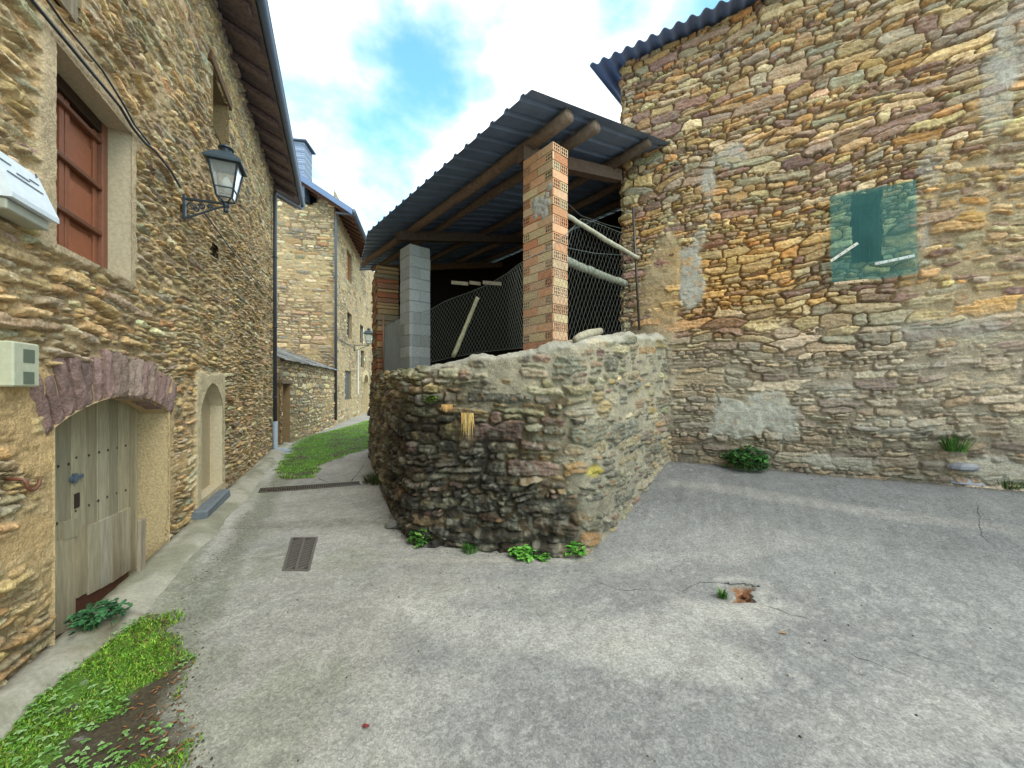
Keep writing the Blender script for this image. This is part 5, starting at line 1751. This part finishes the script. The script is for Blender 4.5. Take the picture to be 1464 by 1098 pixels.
tuft('grass_fringe', 'dark grass fringe along the lane side foot of the low wall', gp(538, 690), .35, .22, 260, 14, [lin(64, 76, 36), lin(52, 62, 30), lin(84, 88, 48)], outd=Vector((-1, -.2, 0)).normalized(), w_=.006)

def scatter_poly(poly, n, rg):
    xs = [p[0] for p in poly]; ys = [p[1] for p in poly]
    X = rg.uniform(min(xs) - .1, max(xs) + .1, n * 4); Y = rg.uniform(min(ys) - .1, max(ys) + .1, n * 4)
    d = poly_sdf(X, Y, poly) + (fbm(X * 4, Y * 4, 99, 4) - .5) * .3
    d = d + np.abs(rg.normal(0, .035, len(d)))
    k = d < .05
    return X[k][:n], Y[k][:n], d[k][:n]
# moss and clover patch beside the camera
rg = np.random.default_rng(3)
mb = MB()
X, Y, D = scatter_poly(MOSS, 44000, rg)
dens = fbm(X * 3.2, Y * 3.2, 701, 4)
for x, y, d, f in zip(X, Y, D, dens):
    if f < .38 or (d > -.07 and R.random() < .5): continue
    c = R.choice([lin(100, 148, 42), lin(118, 162, 48), lin(88, 130, 38), lin(138, 172, 58), lin(78, 112, 38), lin(128, 132, 62), lin(64, 92, 32)])
    k = R.uniform(.7, 1.2) * (.6 + .8 * f); c = tuple(v * k for v in c)
    a = R.uniform(0, 6.28)
    blade(mb, Vector((x, y, float(gz(x, y)) - .005)), (math.cos(a), math.sin(a), 0), R.uniform(.010, .030) * (1 + (f - .45) * 2), R.uniform(.0025, .005), c, R.uniform(.2, 1))
X, Y, D = scatter_poly(MOSS, 1100, rg)
dens = fbm(X * 2.2 + 9, Y * 2.2, 705, 3)
for x, y, d, f in zip(X, Y, D, dens):
    if f < .44: continue
    if (x + LA + LK * y) > 1.0: continue
    c = R.choice([lin(108, 152, 72), lin(124, 166, 90), lin(92, 136, 60), lin(146, 178, 118)])
    b = R.uniform(0, 6.28); z_ = float(gz(x, y)) + R.uniform(.015, .04); L_ = R.uniform(.008, .018)
    for k in range(3):
        leaf(mb, Vector((x, y, z_)), Vector((math.cos(b + k * 2.1), math.sin(b + k * 2.1), R.uniform(-.1, .3))), UP, L_, L_ * .42, c)
for x, y, d in zip(*scatter_poly(MOSS, 500, rg)):
    if d > -.16:
        c = R.choice([lin(120, 82, 50), lin(98, 70, 46), lin(140, 98, 60)]); b = R.uniform(0, 6.28)
        leaf(mb, Vector((x, y, float(gz(x, y)) + .012)), Vector((math.cos(b), math.sin(b), .1)), UP, R.uniform(.02, .05), .005, c)
tag(mb.build('moss_patch', M_LEAF), 'green moss and clover growing over the concrete at the lower left', 'moss', None, 'stuff')
# grass verge up the lane
mb = MB()
X, Y, D = scatter_poly(VERGE, 26000, rg)
for x, y, d in zip(X, Y, D):
    c = R.choice([lin(118, 170, 58), lin(132, 180, 66), lin(104, 152, 52), lin(148, 184, 78)])
    k = R.uniform(.75, 1.2); c = tuple(v * k for v in c); a = R.uniform(0, 6.28)
    blade(mb, Vector((x, y, float(gz(x, y)) - .01)), (math.cos(a), math.sin(a), 0), R.uniform(.02, .05), .009, c, R.uniform(.2, .9))
tag(mb.build('grass_verge', M_LEAF), 'bright green grass covering the lane past the drain channel', 'grass', None, 'stuff')

# ------------------------------------------------------------------ small loose things
def stone_bit(name, label, p, sx, sy, sz, c, rot=0, cat='stone', group=None, mat=M_STONE):
    rg = random.Random(int(abs(p.x * 1000)) + 3)
    mb = MB(); n = 10
    prof = [(.55, 0), (1.0, .25), (.95, .6), (.6, .95), (.1, 1.0)]
    pts = []
    for (r_, h_) in prof:
        for j in range(n):
            a = 2 * math.pi * j / n
            k = r_ * rg.uniform(.85, 1.12)
            x, y = math.cos(a) * sx * k, math.sin(a) * sy * k
            pts.append(p + Vector((x * math.cos(rot) - y * math.sin(rot), x * math.sin(rot) + y * math.cos(rot), h_ * sz - .01)))
    fs = [(i * n + j, i * n + (j + 1) % n, (i + 1) * n + (j + 1) % n, (i + 1) * n + j) for i in range(4) for j in range(n)] + [tuple(4 * n + j for j in range(n))]
    mb.poly(pts, fs, c)
    return tag(mb.build(name, mat, None, False), label, cat, group)
stone_bit('foundation_stone', 'flat grey stone sticking out at the left foot of the low wall', gp(572, 752), .17, .12, .10, lin(112, 110, 104), .4)
stone_bit('round_slate', 'smooth blue-grey stone set at the foot of the barn wall on the right', gp(1378, 692) + RN * .02, .22, .09, .10, lin(124, 124, 132), -.5, mat=M_SLATE)
stone_bit('round_slate', 'second smooth grey stone set just above the blue-grey one at the barn foot', RW(1378, 672, .02), .13, .05, .09, lin(120, 120, 126), -.5, mat=M_SLATE)
stone_bit('loose_stone', 'pale flat stone lying among the moss at the lower left', gr(168, 1030) + UP * .0, .045, .035, .03, lin(186, 178, 156), .8)
stone_bit('loose_stone', 'thin pale stone chip lying on top of the green moss', gr(215, 947) + UP * .01, .055, .02, .02, lin(206, 190, 160), .2)
stone_bit('loose_stone', 'pale flat slab between the kerb and the upper edge of the moss', gr(140, 908) + UP * .0, .10, .05, .03, lin(176, 168, 150), .7)
mb = MB(); p = gr(518, 1043); leaf(mb, p + UP * .012, Vector((1, .3, .05)), UP, .035, .011, lin(120, 44, 40)); leaf(mb, p + UP * .012, Vector((.5, 1, .05)), UP, .025, .008, lin(104, 38, 36))
tag(mb.build('fallen_leaf', M_LEAF), 'small dark red leaf lying alone on the concrete in the foreground', 'leaf')
mb = MB(); p = gp(1114, 908); leaf(mb, p + UP * .012, Vector((1, -.2, .05)), UP, .05, .012, lin(150, 118, 78))
tag(mb.build('fallen_leaf', M_LEAF), 'small dry tan leaf on the concrete right of the pothole', 'leaf')
for k, (px, py) in enumerate(((1052, 855), (1071, 857), (1064, 845))):
    p = gp(px, py)
    stone_bit('rubble_stone', 'reddish rubble stone lying in the pothole', p - UP * .05, R.uniform(.015, .03), R.uniform(.012, .02), .025, [lin(140, 98, 72), lin(160, 128, 104), lin(122, 82, 62)][k % 3], R.uniform(0, 3), group='rubble in the pothole')

# grit, twigs and crumbs of leaf swept to the edges
mb = MB()
rgd = random.Random(44)
def crumb(x, y, s_):
    z_ = float(gz(x, y)) + .004
    c = rgd.choice([lin(110, 96, 74), lin(88, 74, 56), lin(140, 128, 106), lin(70, 60, 48), lin(150, 146, 134)])
    n_ = 5; a0 = rgd.uniform(0, 6)
    ring = [Vector((x + math.cos(a0 + j * 1.257) * s_ * rgd.uniform(.5, 1), y + math.sin(a0 + j * 1.257) * s_ * rgd.uniform(.5, 1), z_ - .003)) for j in range(n_)]
    top = Vector((x, y, z_ + s_ * rgd.uniform(.3, .7)))
    mb.poly(ring + [top], [(j, (j + 1) % n_, n_) for j in range(n_)], c)
for i in range(1500):
    r_ = rgd.random()
    if r_ < .40:        # along the kerb edge
        s_ = rgd.uniform(.8, 9); p = LP(s_, 0, .46 + abs(rgd.gauss(0, .10)))
    elif r_ < .62:      # right rim of the moss
        p = gr(255 + rgd.gauss(0, 22), rgd.uniform(890, 1100)); 
    elif r_ < .80:      # foot of the yard wall
        k_i = rgd.randrange(len(sarr)); d_ = .06 + abs(rgd.gauss(0, .06))
        p = Vector((px_[k_i] + nxp[k_i] * d_, py_[k_i] + nyp[k_i] * d_, 0))
    elif r_ < .92:      # foot of the barn
        p = RP(rgd.uniform(.7, 4.6), 0, .04 + abs(rgd.gauss(0, .08)))
    else:
        p = Vector((rgd.uniform(-2.5, 3.5), rgd.uniform(1.6, 5), 0))
        if (2.39 - p.x) * .4856 + (5.67 - p.y) * .8742 < .1: continue
    crumb(p.x, p.y, rgd.uniform(.003, .011))
tag(mb.build('grit', M_STONE), 'grit and crumbs of dead leaf lying along the edges of the concrete', 'grit', None, 'stuff')

# cracks: thin dark strips lying along the concrete
mb = MB()
def crack(pts, w_=.006, seed=0):
    rg = random.Random(seed)
    P_ = []
    g_ = [gp(*p) for p in pts]
    for a, b in zip(g_[:-1], g_[1:]):
        m = max(2, int((b - a).length / .05))
        for i in range(m):
            q_ = a.lerp(b, i / m) + Vector((rg.uniform(-.012, .012), rg.uniform(-.012, .012), 0))
            P_.append(q_)
    P_.append(g_[-1])
    n = len(P_)
    vs_ = []
    for i, q_ in enumerate(P_):
        d = (P_[min(i + 1, n - 1)] - P_[max(i - 1, 0)]); s_ = Vector((-d.y, d.x, 0)).normalized() * w_ * rg.uniform(.3, 1) * (.3 if i in (0, n - 1) else 1)
        z_ = float(gz(q_.x, q_.y)) + (float(fbm(np.array(q_.x * 6), np.array(q_.y * 6), 60, 3)) - .5) * .012 + .003
        vs_ += [Vector((q_.x + s_.x, q_.y + s_.y, z_)), Vector((q_.x - s_.x, q_.y - s_.y, z_))]
    mb.poly(vs_, [(2 * i, 2 * i + 1, 2 * i + 3, 2 * i + 2) for i in range(n - 1)], lin(76, 74, 70))
crack([(1082, 862), (1130, 878), (1160, 886)], .003, 1)
crack([(1210, 935), (1280, 960), (1340, 983)], .002, 2)
crack([(1290, 930), (1360, 953)], .002, 3)
crack([(975, 846), (1000, 832), (1036, 836)], .003, 4)
crack([(850, 832), (890, 845), (920, 842)], .003, 5)
crack([(1395, 720), (1402, 740), (1400, 765), (1430, 785)], .003, 7)
crack([(500, 692), (520, 665)], .010, 8)
crack([(455, 684), (470, 690)], .010, 9)
tag(mb.build('cracks', M_DARK), 'thin dark cracks across the concrete of the yard', None, None, 'structure')
